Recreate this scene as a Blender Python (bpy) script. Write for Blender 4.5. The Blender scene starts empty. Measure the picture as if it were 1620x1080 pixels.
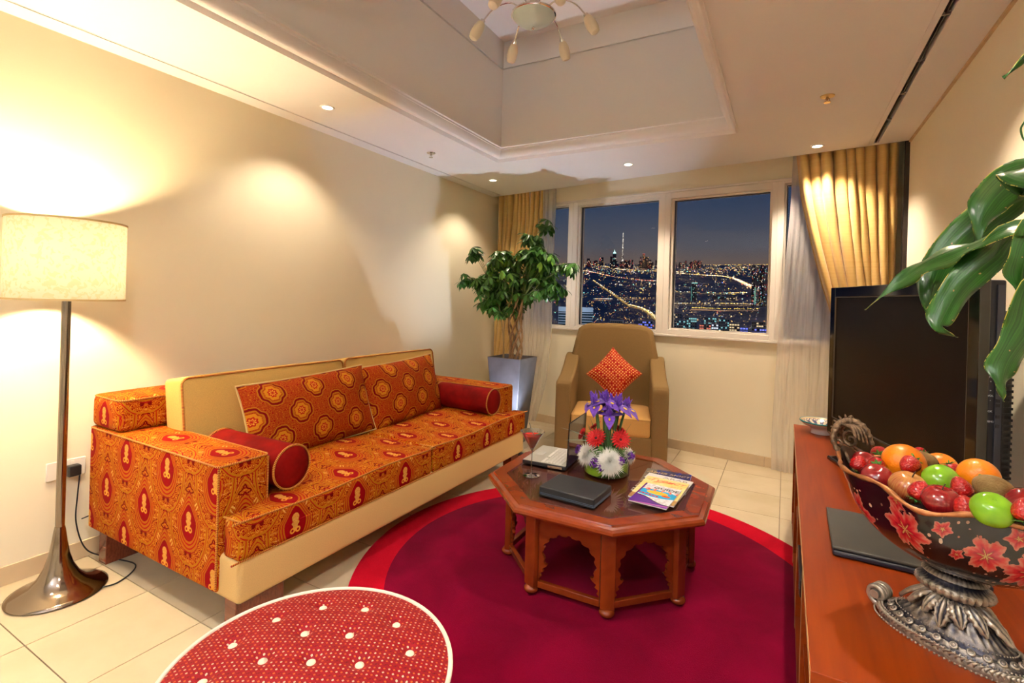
import bpy, bmesh, math, random
from mathutils import Vector, Matrix, noise as mn
R = math.radians
PI = math.pi
rnd = random.Random(7)
sc = bpy.context.scene
COL = sc.collection

# ------------------------------------------------------------------ camera, world, exposure
H = 1.33
cam = bpy.data.cameras.new('camera')
camo = bpy.data.objects.new('camera', cam)
COL.objects.link(camo)
cam.sensor_width = 36
cam.lens = 787.5 * 36 / 1620
cam.shift_x = 0
cam.shift_y = -66 / 1620
cam.clip_start = 0.03
cam.clip_end = 60000
yaw = math.atan(433.4 / 787.5)
camo.matrix_world = Matrix.Translation((0, 0, H)) @ Matrix.Rotation(yaw, 4, 'Z') @ Matrix.Rotation(PI / 2, 4, 'X') @ Matrix.Rotation(0.03, 4, 'Z')
sc.camera = camo
sc.view_settings.view_transform = 'Standard'
sc.view_settings.look = 'None'
sc.view_settings.exposure = 0.52
sc.view_settings.gamma = 1
sc.view_settings.use_curve_mapping = False

w = bpy.data.worlds.new('dusk_sky')
sc.world = w
w.use_nodes = True
nt = w.node_tree
nt.nodes.clear()
tc = nt.nodes.new('ShaderNodeTexCoord')
sx = nt.nodes.new('ShaderNodeSeparateXYZ')
cr = nt.nodes.new('ShaderNodeValToRGB')
bg = nt.nodes.new('ShaderNodeBackground')
ow = nt.nodes.new('ShaderNodeOutputWorld')
nt.links.new(tc.outputs['Generated'], sx.inputs[0])
nt.links.new(sx.outputs['Z'], cr.inputs[0])
e = cr.color_ramp.elements
e[0].position = 0.0; e[0].color = (.045, .035, .035, 1)
e[1].position = 0.45; e[1].color = (.006, .018, .060, 1)
for p, c in ((.078, (.115, .080, .070)), (.11, (.085, .085, .105)), (.18, (.038, .062, .118)), (.30, (.012, .034, .092))):
    k = e.new(p); c = tuple(x * (.85 if p < .1 else .72 if p < .15 else .62) for x in c); k.color = (*c, 1)
nt.links.new(cr.outputs[0], bg.inputs[0])
nt.links.new(bg.outputs[0], ow.inputs[0])
bg.inputs[1].default_value = 1.0

W_DOWN = 75      # downlight watts
W_LAMP = 92      # floor lamp bulb
W_UP = 60       # floor spotlight
W_BACK = 60      # unseen downlights added around and behind the camera as fill
WARM = (1.0, .82, .63)
COOLW = (.74, .82, 1.0)

# ------------------------------------------------------------------ materials
def lin(c):
    if isinstance(c, str):
        c = tuple(int(c[i:i + 2], 16) / 255 for i in (0, 2, 4))
        return tuple((x / 12.92 if x <= .04045 else ((x + .055) / 1.055) ** 2.4) for x in c)
    return c
_m = {}
class X:
    """tiny expression wrapper over math nodes"""
    def __init__(s, nt, o): s.nt = nt; s.o = o
    def _f(s, op, b=None, c=None):
        n = s.nt.nodes.new('ShaderNodeMath'); n.operation = op
        for i, v in enumerate((s, b, c)):
            if v is None: continue
            if isinstance(v, X): s.nt.links.new(v.o, n.inputs[i])
            else: n.inputs[i].default_value = float(v)
        return X(s.nt, n.outputs[0])
    def __add__(s, b): return s._f('ADD', b)
    __radd__ = __add__
    def __sub__(s, b): return s._f('SUBTRACT', b)
    def __rsub__(s, b): return (s * -1) + b
    def __mul__(s, b): return s._f('MULTIPLY', b)
    __rmul__ = __mul__
    def __truediv__(s, b): return s._f('DIVIDE', b)
    def sin(s): return s._f('SINE')
    def cos(s): return s._f('COSINE')
    def abs(s): return s._f('ABSOLUTE')
    def fract(s): return s._f('FRACT')
    def sqrt(s): return s._f('SQRT')
    def min(s, b): return s._f('MINIMUM', b)
    def max(s, b): return s._f('MAXIMUM', b)
    def lt(s, b): return s._f('LESS_THAN', b)
    def gt(s, b): return s._f('GREATER_THAN', b)
    def floor(s): return s._f('FLOOR')
    def atan2(s, b): return s._f('ARCTAN2', b)
    def between(s, a, b): return s.gt(a) * s.lt(b)
def mixf(m, a, b): return a + (b - a) * m
def mixc(nt, m, a, b):
    n = nt.nodes.new('ShaderNodeMix'); n.data_type = 'RGBA'
    if isinstance(m, X): nt.links.new(m.o, n.inputs[0])
    else: n.inputs[0].default_value = m
    for i, v in ((6, a), (7, b)):
        if isinstance(v, (tuple, str)): n.inputs[i].default_value = (*lin(v)[:3], 1)
        else: nt.links.new(v, n.inputs[i])
    return n.outputs[2]
def newmat(name):
    m = bpy.data.materials.new(name); m.use_nodes = True
    nt = m.node_tree; b = nt.nodes['Principled BSDF']
    return m, nt, b
def setp(b, rough=.5, metal=0, spec=.5, coat=0, trans=0, ior=1.45, sheen=0):
    b.inputs['Roughness'].default_value = rough
    b.inputs['Metallic'].default_value = metal
    b.inputs['Specular IOR Level'].default_value = spec
    b.inputs['Coat Weight'].default_value = coat
    b.inputs['Coat Roughness'].default_value = .08
    b.inputs['Transmission Weight'].default_value = trans
    b.inputs['IOR'].default_value = ior
    b.inputs['Sheen Weight'].default_value = sheen
def coords(nt, kind='Object', scale=1):
    t = nt.nodes.new('ShaderNodeTexCoord')
    mp = nt.nodes.new('ShaderNodeMapping')
    nt.links.new(t.outputs[kind], mp.inputs[0])
    s = scale if isinstance(scale, tuple) else (scale,) * 3
    mp.inputs['Scale'].default_value = s
    return mp.outputs[0]
def noise(nt, vec, scale, detail=3, dist=0):
    n = nt.nodes.new('ShaderNodeTexNoise')
    n.inputs['Scale'].default_value = scale; n.inputs['Detail'].default_value = detail
    n.inputs['Distortion'].default_value = dist
    nt.links.new(vec, n.inputs['Vector'])
    return n.outputs[0]
def bump(nt, b, h, strength=.3, dist=.01):
    n = nt.nodes.new('ShaderNodeBump'); n.inputs['Strength'].default_value = strength
    n.inputs['Distance'].default_value = dist
    nt.links.new(h.o if isinstance(h, X) else h, n.inputs['Height'])
    nt.links.new(n.outputs[0], b.inputs['Normal'])
def ramp(nt, f, stops):
    r = nt.nodes.new('ShaderNodeValToRGB')
    nt.links.new(f.o if isinstance(f, X) else f, r.inputs[0])
    el = r.color_ramp.elements
    while len(el) < len(stops): el.new(.5)
    for k, (p, c) in zip(el, stops): k.position = p; k.color = (*lin(c)[:3], 1)
    return r.outputs[0]
def plain(name, col, rough=.5, var=.12, nscale=12, bs=0, bd=.002, bscale=200, kind='Object', **kw):
    if name in _m: return _m[name]
    m, nt, b = newmat(name); setp(b, rough, **kw)
    v = coords(nt, kind)
    c = lin(col)[:3]
    n = noise(nt, v, nscale)
    nt.links.new(ramp(nt, n, [(.3, tuple(x * (1 - var) for x in c)), (.7, tuple(min(1, x * (1 + var)) for x in c))]), b.inputs['Base Color'])
    if bs: bump(nt, b, noise(nt, v, bscale, 2), bs, bd)
    _m[name] = m
    return m
def emis(name, col, s):
    if name in _m: return _m[name]
    m, nt, b = newmat(name)
    b.inputs['Base Color'].default_value = (0, 0, 0, 1)
    b.inputs['Emission Color'].default_value = (*lin(col)[:3], 1)
    b.inputs['Emission Strength'].default_value = s
    _m[name] = m; return m
def wood(name, dark, light, rough=.22, scale=(3, 40, 40), coat=.4, spec=.5):
    if name in _m: return _m[name]
    m, nt, b = newmat(name); setp(b, rough, coat=coat, spec=spec)
    v = coords(nt, 'Object', scale)
    n = noise(nt, v, 1.2, 5, 1.2)
    w_ = nt.nodes.new('ShaderNodeTexWave'); w_.wave_type = 'BANDS'; w_.bands_direction = 'Y'
    w_.inputs['Scale'].default_value = .6; w_.inputs['Distortion'].default_value = 9; w_.inputs['Detail'].default_value = 2
    nt.links.new(v, w_.inputs['Vector'])
    f = X(nt, n) * .85 + X(nt, w_.outputs['Fac']) * .15
    nt.links.new(ramp(nt, f, [(.2, dark), (.8, light)]), b.inputs['Base Color'])
    bump(nt, b, f, .06, .001)
    _m[name] = m; return m
def uvx(nt):
    t = nt.nodes.new('ShaderNodeTexCoord'); s = nt.nodes.new('ShaderNodeSeparateXYZ')
    nt.links.new(t.outputs['UV'], s.inputs[0])
    return X(nt, s.outputs[0]), X(nt, s.outputs[1])
def comb(nt, x, y, z=0):
    c = nt.nodes.new('ShaderNodeCombineXYZ')
    for i, v in enumerate((x, y, z)):
        if isinstance(v, X): nt.links.new(v.o, c.inputs[i])
        else: c.inputs[i].default_value = v
    return c.outputs[0]

def paisley():
    m, nt, b = newmat('paisley_brocade'); setp(b, .7, spec=.08)
    u, v = uvx(nt)
    cw, ch = .34, .37
    def cell(off):
        x = ((u / cw + off).fract() - .5) * cw * 10
        y = ((v / ch + off).fract() - .5) * ch * 10
        ax = x.abs()
        k = ax * (1 + y.max(0) * .95) + 0
        r = (k * k * .85 + (y + .15) * (y + .15) * .42).sqrt() + ax * y.max(0) * .12
        return x, y, r
    x1, y1, r1 = cell(0); x2, y2, r2 = cell(.5)
    s = r2.lt(r1)
    x = mixf(s, x1, x2) * .84; y = mixf(s, y1, y2) * .84; r = r1.min(r2) * .84
    ax = x.abs()
    nv = noise(nt, comb(nt, ax, y, 3.1), 2.6, 1.2, 1.3)
    N = X(nt, nv)
    swirl = ((N * 11).fract() - .5).abs()
    fil = swirl.gt(.31)
    nv2 = X(nt, noise(nt, comb(nt, ax, y, 9.7), 5.5, 1, .8))
    fil2 = ((nv2 * 8).fract() - .5).abs().gt(.36)
    base = mixc(nt, fil, '860a04', 'b8680c')
    base = mixc(nt, fil2 * .8, base, 'be7e20')
    nv3 = X(nt, noise(nt, comb(nt, ax, y, 5.5), 1.3, 1, .5))
    base = mixc(nt, nv3.between(.50, .53), base, '6a0604')
    base = mixc(nt, nv3.between(.40, .42), base, 'cc9a48')
    vor = nt.nodes.new('ShaderNodeTexVoronoi'); vor.inputs['Scale'].default_value = 3.4
    nt.links.new(comb(nt, ax, y, .0), vor.inputs['Vector'])
    vd = X(nt, vor.outputs['Distance'])
    base = mixc(nt, vd.lt(.16), base, 'c48c2c')
    base = mixc(nt, vd.lt(.085), base, 'a01008')
    # ogee bands
    wob = N * .12 - .06
    rr = r + wob * .5
    c = mixc(nt, rr.between(.40, .63), base, 'a85c0c')
    c = mixc(nt, rr.between(.45, .49) , c, '9c1410')
    c = mixc(nt, rr.between(.545, .58), c, '9c1410')
    c = mixc(nt, rr.between(.64, .665), c, '8c1210')
    c = mixc(nt, rr.between(.90, 1.04), c, 'a8680e')
    c = mixc(nt, rr.between(.955, .98), c, '9c1410')
    c = mixc(nt, rr.between(1.06, 1.09), c, '8c1210')
    c = mixc(nt, r.lt(.40), c, '86040c')
    # lily
    yl = y + .22
    petal = (ax * ax * 5.5 + (y + .02) * (y + .02) * .9).sqrt()
    ang = ax.atan2(y + .05)
    pl = petal + (ang * 5).cos() * .045
    c = mixc(nt, pl.lt(.31), c, 'cf9a44')
    c = mixc(nt, pl.lt(.305) * fil2 * .7, c, 'b8401c')
    bl = (((ax - .11) * (ax - .11)) + (yl + .12) * (yl + .12)).sqrt()
    c = mixc(nt, bl.between(.045, .10), c, 'd89430')
    fn = noise(nt, comb(nt, u, v, 0), 900, 1)
    nt.links.new(c, b.inputs['Base Color'])
    bump(nt, b, X(nt, fn) * .5 + fil * .5, .25, .0008)
    return m
def damask():
    m, nt, b = newmat('damask_brocade'); setp(b, .7, spec=.08)
    u, v = uvx(nt)
    cw = .25
    def cell(off):
        x = ((u / cw + off).fract() - .5); y = ((v / cw + off).fract() - .5)
        return x, y, (x.abs() + y.abs() * .95)
    x1, y1, r1 = cell(0); x2, y2, r2 = cell(.5)
    s = r2.lt(r1)
    x = mixf(s, x1, x2); y = mixf(s, y1, y2); r = r1.min(r2)
    ax = x.abs(); ay = y.abs()
    e_ = (ax * ax + ay * ay).sqrt(); a = ax.atan2(ay)
    N = X(nt, noise(nt, comb(nt, ax, ay, 1.3), 16, 1, 1.2))
    fil = ((N * 7).fract() - .5).abs().gt(.31)
    base = mixc(nt, fil, '860f06', 'a45c10')
    q = e_ * .6 + r * .4 + (a * 8).cos() * .014
    c = mixc(nt, q.between(.20, .31), base, 'a0600f')
    c = mixc(nt, q.between(.235, .285), c, '6e0806')
    c = mixc(nt, q.between(.10, .17), c, 'b87414')
    c = mixc(nt, q.lt(.10), c, '9c1c10')
    ro = e_ + (a * 8).cos() * .016
    c = mixc(nt, ro.between(.035, .055), c, 'd2922c')
    nt.links.new(c, b.inputs['Base Color'])
    bump(nt, b, X(nt, noise(nt, comb(nt, u, v, 0), 700, 1)) * .5 + fil * .5, .25, .0008)
    return m
def dots(name, base, c1, c2, pitch, rad, base2):
    m, nt, b = newmat(name); setp(b, .65, spec=.3)
    u, v = uvx(nt)
    iu = (u / pitch).floor(); iv = (v / pitch).floor()
    x = (u / pitch).fract() - .5; y = (v / pitch).fract() - .5
    r = (x * x + y * y).sqrt()
    alt = (iu * .5).fract().gt(.2)
    par = ((iu + iv) * .5).fract().gt(.2)
    wv = ((u / pitch * 6.283).sin() * .25 + (v / pitch).fract() - .5).abs().lt(.08)
    c = mixc(nt, wv, base, base2)
    dc = mixc(nt, par, c1, c2)
    c = mixc(nt, r.lt(rad), c, dc)
    c = mixc(nt, r.lt(rad) * alt * ((iv * .25).fract().gt(.6)), c, base2)
    nt.links.new(c, b.inputs['Base Color'])
    bump(nt, b, r.lt(rad), .3, .0006)
    return m
def piping_mat():
    m, nt, b = newmat('twisted_cord'); setp(b, .6)
    u, v = uvx(nt)
    s = ((u * 150 + v * 1.0).fract()).gt(.5)
    nt.links.new(mixc(nt, s, '8c1a10', 'c9952e'), b.inputs['Base Color'])
    return m
def floral():
    m, nt, b = newmat('black_floral_lacquer'); setp(b, .22, coat=.5)
    u, v = uvx(nt)     # u = angle/2pi, v = 0..1 up the side
    col = mixc(nt, 0.0, '0c0a0c', '0c0a0c')
    vn = nt.nodes.new('ShaderNodeTexVoronoi'); vn.inputs['Scale'].default_value = 1
    nt.links.new(comb(nt, u * 70, v * 10 + X(nt, noise(nt, comb(nt, u, v, 0), 3)) * 2, 0), vn.inputs['Vector'])
    d = X(nt, vn.outputs['Distance'])
    cc = ramp(nt, X(nt, vn.outputs['Color']), [(0, '7a2a20'), (.4, 'c8a88e'), (.7, '9c4030'), (1, '6f7f6a')])
    msk = d.lt(.17) * X(nt, noise(nt, comb(nt, u * 9, v * 3, 0), 1.2)).gt(.40)
    col = mixc(nt, msk, col, cc)
    for cu, cv, rad, k in ((.722, .70, .031, 6), (.716, .95, .012, 5), (.773, .86, .011, 5), (.825, .66, .024, 6), (.852, .90, .012, 5), (.79, .60, .009, 5), (.88, .6, .03, 6),
                           (.62, .6, .03, 6), (.12, .7, .036, 6), (.25, .7, .034, 6), (.36, .7, .03, 5), (.95, .7, .03, 6)):
        x = u - cu; y = (v - cv) * .145
        r = (x * x + y * y).sqrt(); a = x.atan2(y)
        pet = r / rad + (a * k).cos() * .17 + (a * (k * 2.0) + r * 260).cos() * .07 + X(nt, noise(nt, comb(nt, x, y, cu * 9), 240)) * .45 - .1
        cf = ramp(nt, pet * .8 + (a * (k * 3)).sin() * .06, [(.12, 'b89050'), (.25, '7c0c1c'), (.5, 'a81c26'), (.68, 'b04038'), (.86, 'b06a58')])
        col = mixc(nt, pet.lt(1.1), col, cf)
    nt.links.new(col, b.inputs['Base Color'])
    return m
def glassy(name, tint=(1, 1, 1), rough=0.0, refl=1.0):
    """thin architectural glass: transparent with a fresnel reflection"""
    m = bpy.data.materials.new(name); m.use_nodes = True; nt = m.node_tree; nt.nodes.clear()
    o = nt.nodes.new('ShaderNodeOutputMaterial'); mx = nt.nodes.new('ShaderNodeMixShader')
    t = nt.nodes.new('ShaderNodeBsdfTransparent'); g = nt.nodes.new('ShaderNodeBsdfGlossy'); f = nt.nodes.new('ShaderNodeFresnel')
    f.inputs[0].default_value = 1.5; t.inputs[0].default_value = (*tint, 1); g.inputs['Roughness'].default_value = rough
    mm = nt.nodes.new('ShaderNodeMath'); mm.operation = 'MULTIPLY'; mm.inputs[1].default_value = refl
    ge = nt.nodes.new('ShaderNodeNewGeometry'); nb = nt.nodes.new('ShaderNodeMath'); nb.operation = 'SUBTRACT'; nb.inputs[0].default_value = 1
    nt.links.new(ge.outputs['Backfacing'], nb.inputs[1]); m3 = nt.nodes.new('ShaderNodeMath'); m3.operation = 'MULTIPLY'
    nt.links.new(f.outputs[0], mm.inputs[0]); nt.links.new(mm.outputs[0], m3.inputs[0]); nt.links.new(nb.outputs[0], m3.inputs[1]); nt.links.new(m3.outputs[0], mx.inputs[0])
    nt.links.new(t.outputs[0], mx.inputs[1]); nt.links.new(g.outputs[0], mx.inputs[2]); nt.links.new(mx.outputs[0], o.inputs[0])
    return m
def cloth(name, col, transp, transl=.5):
    m = bpy.data.materials.new(name); m.use_nodes = True; nt = m.node_tree; nt.nodes.clear()
    o = nt.nodes.new('ShaderNodeOutputMaterial')
    d = nt.nodes.new('ShaderNodeBsdfDiffuse'); tl = nt.nodes.new('ShaderNodeBsdfTranslucent'); t = nt.nodes.new('ShaderNodeBsdfTransparent')
    m1 = nt.nodes.new('ShaderNodeMixShader'); m2 = nt.nodes.new('ShaderNodeMixShader')
    v = coords(nt, 'Object', (60, 60, 1.5)); n = noise(nt, v, 1.5, 2)
    c = ramp(nt, n, [(.3, tuple(x * .86 for x in lin(col)[:3])), (.7, lin(col)[:3])])
    nt.links.new(c, d.inputs[0]); nt.links.new(c, tl.inputs[0])
    m1.inputs[0].default_value = transl
    nt.links.new(d.outputs[0], m1.inputs[1]); nt.links.new(tl.outputs[0], m1.inputs[2])
    if transp: m2.inputs[0].default_value = transp
    else: m2.inputs[0].default_value = 0
    nt.links.new(m1.outputs[0], m2.inputs[1]); nt.links.new(t.outputs[0], m2.inputs[2]); nt.links.new(m2.outputs[0], o.inputs[0])
    return m

# ------------------------------------------------------------------ mesh helpers
class MB:
    def __init__(s): s.v = []; s.f = []; s.mi = []; s.uv = []; s.hasuv = False
    def add(s, vs, fs, M=None, mi=0, uvs=None):
        o = len(s.v)
        if M is not None: vs = [M @ Vector(p) for p in vs]
        s.v += [tuple(p) for p in vs]
        for i, f in enumerate(fs):
            s.f.append([o + k for k in f]); s.mi.append(mi)
            s.uv.append(uvs[i] if uvs else None)
        if uvs: s.hasuv = True
        return s
    def box(s, a, b, M=None, mi=0):
        x0, y0, z0 = a; x1, y1, z1 = b
        vs = [(x0, y0, z0), (x1, y0, z0), (x1, y1, z0), (x0, y1, z0), (x0, y0, z1), (x1, y0, z1), (x1, y1, z1), (x0, y1, z1)]
        fs = [(0, 3, 2, 1), (4, 5, 6, 7), (0, 1, 5, 4), (1, 2, 6, 5), (2, 3, 7, 6), (3, 0, 4, 7)]
        return s.add(vs, fs, M, mi)
    def cbox(s, c, d, M=None, mi=0):
        return s.box([c[i] - d[i] / 2 for i in range(3)], [c[i] + d[i] / 2 for i in range(3)], M, mi)
    def prism(s, pts, z0, z1, M=None, mi=0):
        n = len(pts)
        vs = [(p[0], p[1], z0) for p in pts] + [(p[0], p[1], z1) for p in pts]
        fs = [tuple(range(n))[::-1], tuple(range(n, 2 * n))] + [(i, (i + 1) % n, n + (i + 1) % n, n + i) for i in range(n)]
        return s.add(vs, fs, M, mi)
    def lathe(s, prof, n=32, M=None, mi=0, ex=1, ey=1, closed=False, ph=0, cap=True):
        vs = []; m = len(prof)
        for i in range(n):
            a = 2 * PI * i / n + ph
            for r, z in prof: vs.append((r * math.cos(a) * ex, r * math.sin(a) * ey, z))
        fs = []; uvs = []
        rng = m if closed else m - 1
        for i in range(n):
            j = (i + 1) % n
            for k in range(rng):
                l = (k + 1) % m
                fs.append((i * m + k, j * m + k, j * m + l, i * m + l))
                uvs.append([(i / n, k / (m - 1)), ((i + 1) / n, k / (m - 1)), ((i + 1) / n, (k + 1) / (m - 1)), (i / n, (k + 1) / (m - 1))])
        if cap and not closed:
            if prof[0][0] > 1e-4: fs.append(tuple(i * m for i in range(n))[::-1]); uvs.append([(0, 0)] * n)
            if prof[-1][0] > 1e-4: fs.append(tuple(i * m + m - 1 for i in range(n))); uvs.append([(0, 1)] * n)
        return s.add(vs, fs, M, mi, uvs)
    def tube(s, path, r, n=8, M=None, mi=0, closed=False, cap=True):
        P = [Vector(p) for p in path]; m = len(P)
        rs = r if isinstance(r, (list, tuple)) else [r] * m
        T = []
        for i in range(m):
            a = P[(i - 1) % m] if (closed or i > 0) else P[i]
            b = P[(i + 1) % m] if (closed or i < m - 1) else P[i]
            t = (b - a); T.append(t.normalized() if t.length > 1e-9 else Vector((0, 0, 1)))
        up = Vector((0, 0, 1)) if abs(T[0].z) < .9 else Vector((1, 0, 0))
        nrm = (up - T[0] * up.dot(T[0])).normalized()
        vs = []; L = 0; Ls = []
        for i in range(m):
            if i: L += (P[i] - P[i - 1]).length
            Ls.append(L)
            nrm = (nrm - T[i] * nrm.dot(T[i]))
            nrm = nrm.normalized() if nrm.length > 1e-9 else T[i].orthogonal().normalized()
            bn = T[i].cross(nrm)
            for k in range(n):
                a = 2 * PI * k / n
                vs.append(P[i] + (nrm * math.cos(a) + bn * math.sin(a)) * rs[i])
        fs = []; uvs = []
        for i in range(m if closed else m - 1):
            j = (i + 1) % m
            for k in range(n):
                l = (k + 1) % n
                fs.append((i * n + k, i * n + l, j * n + l, j * n + k))
                l0 = Ls[i]; l1 = Ls[j] if j else L + (P[0] - P[-1]).length
                uvs.append([(l0, k / n), (l0, (k + 1) / n), (l1, (k + 1) / n), (l1, k / n)])
        if cap and not closed:
            fs.append(tuple(range(n))[::-1]); uvs.append([(0, 0)] * n)
            fs.append(tuple((m - 1) * n + k for k in range(n))); uvs.append([(0, 0)] * n)
        return s.add(vs, fs, M, mi, uvs)
    def sphere(s, c, r, nu=12, nv=8, M=None, mi=0, f=None):
        vs = []; rx, ry, rz = r if isinstance(r, tuple) else (r,) * 3
        for j in range(nv + 1):
            th = PI * j / nv
            for i in range(nu):
                a = 2 * PI * i / nu
                p = Vector((math.sin(th) * math.cos(a), math.sin(th) * math.sin(a), math.cos(th)))
                k = f(th, a) if f else 1
                vs.append((c[0] + p.x * rx * k, c[1] + p.y * ry * k, c[2] + p.z * rz * k))
        fs = []
        for j in range(nv):
            for i in range(nu):
                l = (i + 1) % nu
                if j == 0: fs.append((i, (j + 1) * nu + i, (j + 1) * nu + l))
                elif j == nv - 1: fs.append((j * nu + i, (j + 1) * nu + i, j * nu + l))
                else: fs.append((j * nu + i, (j + 1) * nu + i, (j + 1) * nu + l, j * nu + l))
        return s.add(vs, fs, M, mi)
    def grid(s, fn, nu, nv, M=None, mi=0, uvf=None):
        vs = [fn(i / nu, j / nv) for j in range(nv + 1) for i in range(nu + 1)]
        fs = []; uvs = []
        uvf = uvf or (lambda a, b: (a, b))
        for j in range(nv):
            for i in range(nu):
                a = j * (nu + 1) + i
                fs.append((a, a + 1, a + nu + 2, a + nu + 1))
                uvs.append([uvf(i / nu, j / nv), uvf((i + 1) / nu, j / nv), uvf((i + 1) / nu, (j + 1) / nv), uvf(i / nu, (j + 1) / nv)])
        return s.add(vs, fs, M, mi, uvs)
    def softbox(s, hx, hy, hz, r, n=8, k=3, puff=(0, 0, 0), M=None, mi=0, fn=None):
        """rounded box with optionally swollen faces"""
        hs = (hx, hy, hz)
        def samp(h):
            e_ = [-(h - r) - r * math.tan(PI / 4 * (1 - i / k)) for i in range(k)]
            return e_ + [-(h - r) + 2 * (h - r) * i / n for i in range(n + 1)] + [-x for x in reversed(e_)]
        S = [samp(h) for h in hs]
        vs = []; fs = []; uvs = []; idx = {}
        def put(p):
            key = tuple(round(c, 6) for c in p)
            if key in idx: return idx[key]
            q = Vector([max(-(h - r), min(h - r, c)) for c, h in zip(p, hs)])
            d = Vector(p) - q
            v = q + d.normalized() * r if d.length > 1e-9 else Vector(p)
            t = [c / h for c, h in zip(v, hs)]
            w0 = max(0, 1 - t[1] ** 2) * max(0, 1 - t[2] ** 2); w1 = max(0, 1 - t[0] ** 2) * max(0, 1 - t[2] ** 2); w2 = max(0, 1 - t[0] ** 2) * max(0, 1 - t[1] ** 2)
            v = Vector((v.x + t[0] * puff[0] * w0, v.y + t[1] * puff[1] * w1, v.z + t[2] * puff[2] * w2 ** .6))
            if fn: v = Vector(fn(v))
            idx[key] = len(vs); vs.append(v); return idx[key]
        for ax in range(3):
            a, b = [i for i in range(3) if i != ax]
            for sg in (-1, 1):
                for i in range(len(S[a]) - 1):
                    for j in range(len(S[b]) - 1):
                        q = []
                        for (ii, jj) in ((i, j), (i + 1, j), (i + 1, j + 1), (i, j + 1)):
                            p = [0, 0, 0]; p[a] = S[a][ii]; p[b] = S[b][jj]; p[ax] = sg * hs[ax]; q.append(tuple(p))
                        if (sg > 0) != (ax != 1): q.reverse()
                        f = [put(p) for p in q]
                        if ax == 0: uv = [(vs[t].y, vs[t].z) for t in f]
                        elif ax == 1: uv = [(vs[t].x, vs[t].z) for t in f]
                        else: uv = [(vs[t].x, vs[t].y) for t in f]
                        if ax == 2: uv = [(q_[1], -q_[0]) for q_ in uv]
                        fs.append(f); uvs.append(uv)
        return s.add(vs, fs, M, mi, uvs)
    def build(s, name, mat, parent=None, smooth=True, angle=40, bevel=0, seg=2, sub=0, solid=0):
        me = bpy.data.meshes.new(name)
        me.from_pydata(s.v, [], s.f)
        for m in (mat if isinstance(mat, (list, tuple)) else [mat]): me.materials.append(m)
        me.polygons.foreach_set('material_index', s.mi)
        uvl = me.uv_layers.new(name='UVMap')
        li = 0
        me.update()
        for pi, p in enumerate(me.polygons):
            u = s.uv[pi]
            n = p.normal
            for t, l in enumerate(p.loop_indices):
                if u: uvl.data[l].uv = u[t]
                else:
                    c = me.vertices[me.loops[l].vertex_index].co
                    if abs(n.z) > .7: uvl.data[l].uv = (c.x, c.y)
                    elif abs(n.x) > abs(n.y): uvl.data[l].uv = (c.y, c.z)
                    else: uvl.data[l].uv = (c.x, c.z)
        bm = bmesh.new(); bm.from_mesh(me); bmesh.ops.recalc_face_normals(bm, faces=bm.faces); bm.to_mesh(me); bm.free()
        me.polygons.foreach_set('use_smooth', [smooth] * len(me.polygons))
        if smooth: me.set_sharp_from_angle(angle=R(angle))
        o = bpy.data.objects.new(name, me); COL.objects.link(o)
        if parent is not None: o.parent = parent
        if bevel:
            b = o.modifiers.new('bevel', 'BEVEL'); b.width = bevel; b.segments = seg; b.limit_method = 'ANGLE'; b.angle_limit = R(30)
            b.harden_normals = False
        if sub:
            b = o.modifiers.new('sub', 'SUBSURF'); b.levels = sub; b.render_levels = sub
        if solid:
            b = o.modifiers.new('solid', 'SOLIDIFY'); b.thickness = solid; b.offset = 0
        return o
def thing(name, label, cat, loc=(0, 0, 0), rz=0, group=None, rot=None):
    o = bpy.data.objects.new(name, None); COL.objects.link(o)
    o.empty_display_size = .05
    o.location = loc; o.rotation_euler = rot if rot else (0, 0, rz)
    o['label'] = label; o['category'] = cat
    if group: o['group'] = group
    return o
def tag(o, label, cat, group=None):
    o['label'] = label; o['category'] = cat
    if group: o['group'] = group
    return o
def struct(o): o['kind'] = 'structure'; return o
def stuff(o): o['kind'] = 'stuff'; return o
def dup(root, loc=None, rz=None, label=None):
    r = root.copy(); COL.objects.link(r)
    if loc is not None: r.location = loc
    if rz is not None: r.rotation_euler = (0, 0, rz)
    if label: r['label'] = label
    for ch in list(root.children):
        c = ch.copy(); COL.objects.link(c); c.parent = r
        for g in list(ch.children):
            d = g.copy(); COL.objects.link(d); d.parent = c
    return r
def inst(o, loc, parent=None, rot=(0, 0, 0), scale=(1, 1, 1)):
    c = o.copy(); COL.objects.link(c); c.location = loc; c.rotation_euler = rot; c.scale = scale
    if parent is not None: c.parent = parent
    return c
def frame(o, d, up=(0, 0, 1)):
    """matrix with local z along d at o"""
    z = Vector(d).normalized(); x = Vector(up).cross(z)
    x = x.normalized() if x.length > 1e-6 else z.orthogonal().normalized()
    y = z.cross(x)
    M = Matrix((x, y, z)).transposed().to_4x4(); M.translation = Vector(o); return M
def bez(pts, n=16):
    """Catmull-Rom through pts"""
    P = [Vector(p) for p in pts]; P = [P[0] * 2 - P[1]] + P + [P[-1] * 2 - P[-2]]
    out = []
    segs = len(P) - 3
    for s_ in range(segs):
        a, b, c, d = P[s_:s_ + 4]
        for i in range(n):
            t = i / n
            out.append(.5 * ((2 * b) + (c - a) * t + (2 * a - 5 * b + 4 * c - d) * t * t + (3 * b - a - 3 * c + d) * t ** 3))
    out.append(P[-2]); return out
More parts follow.
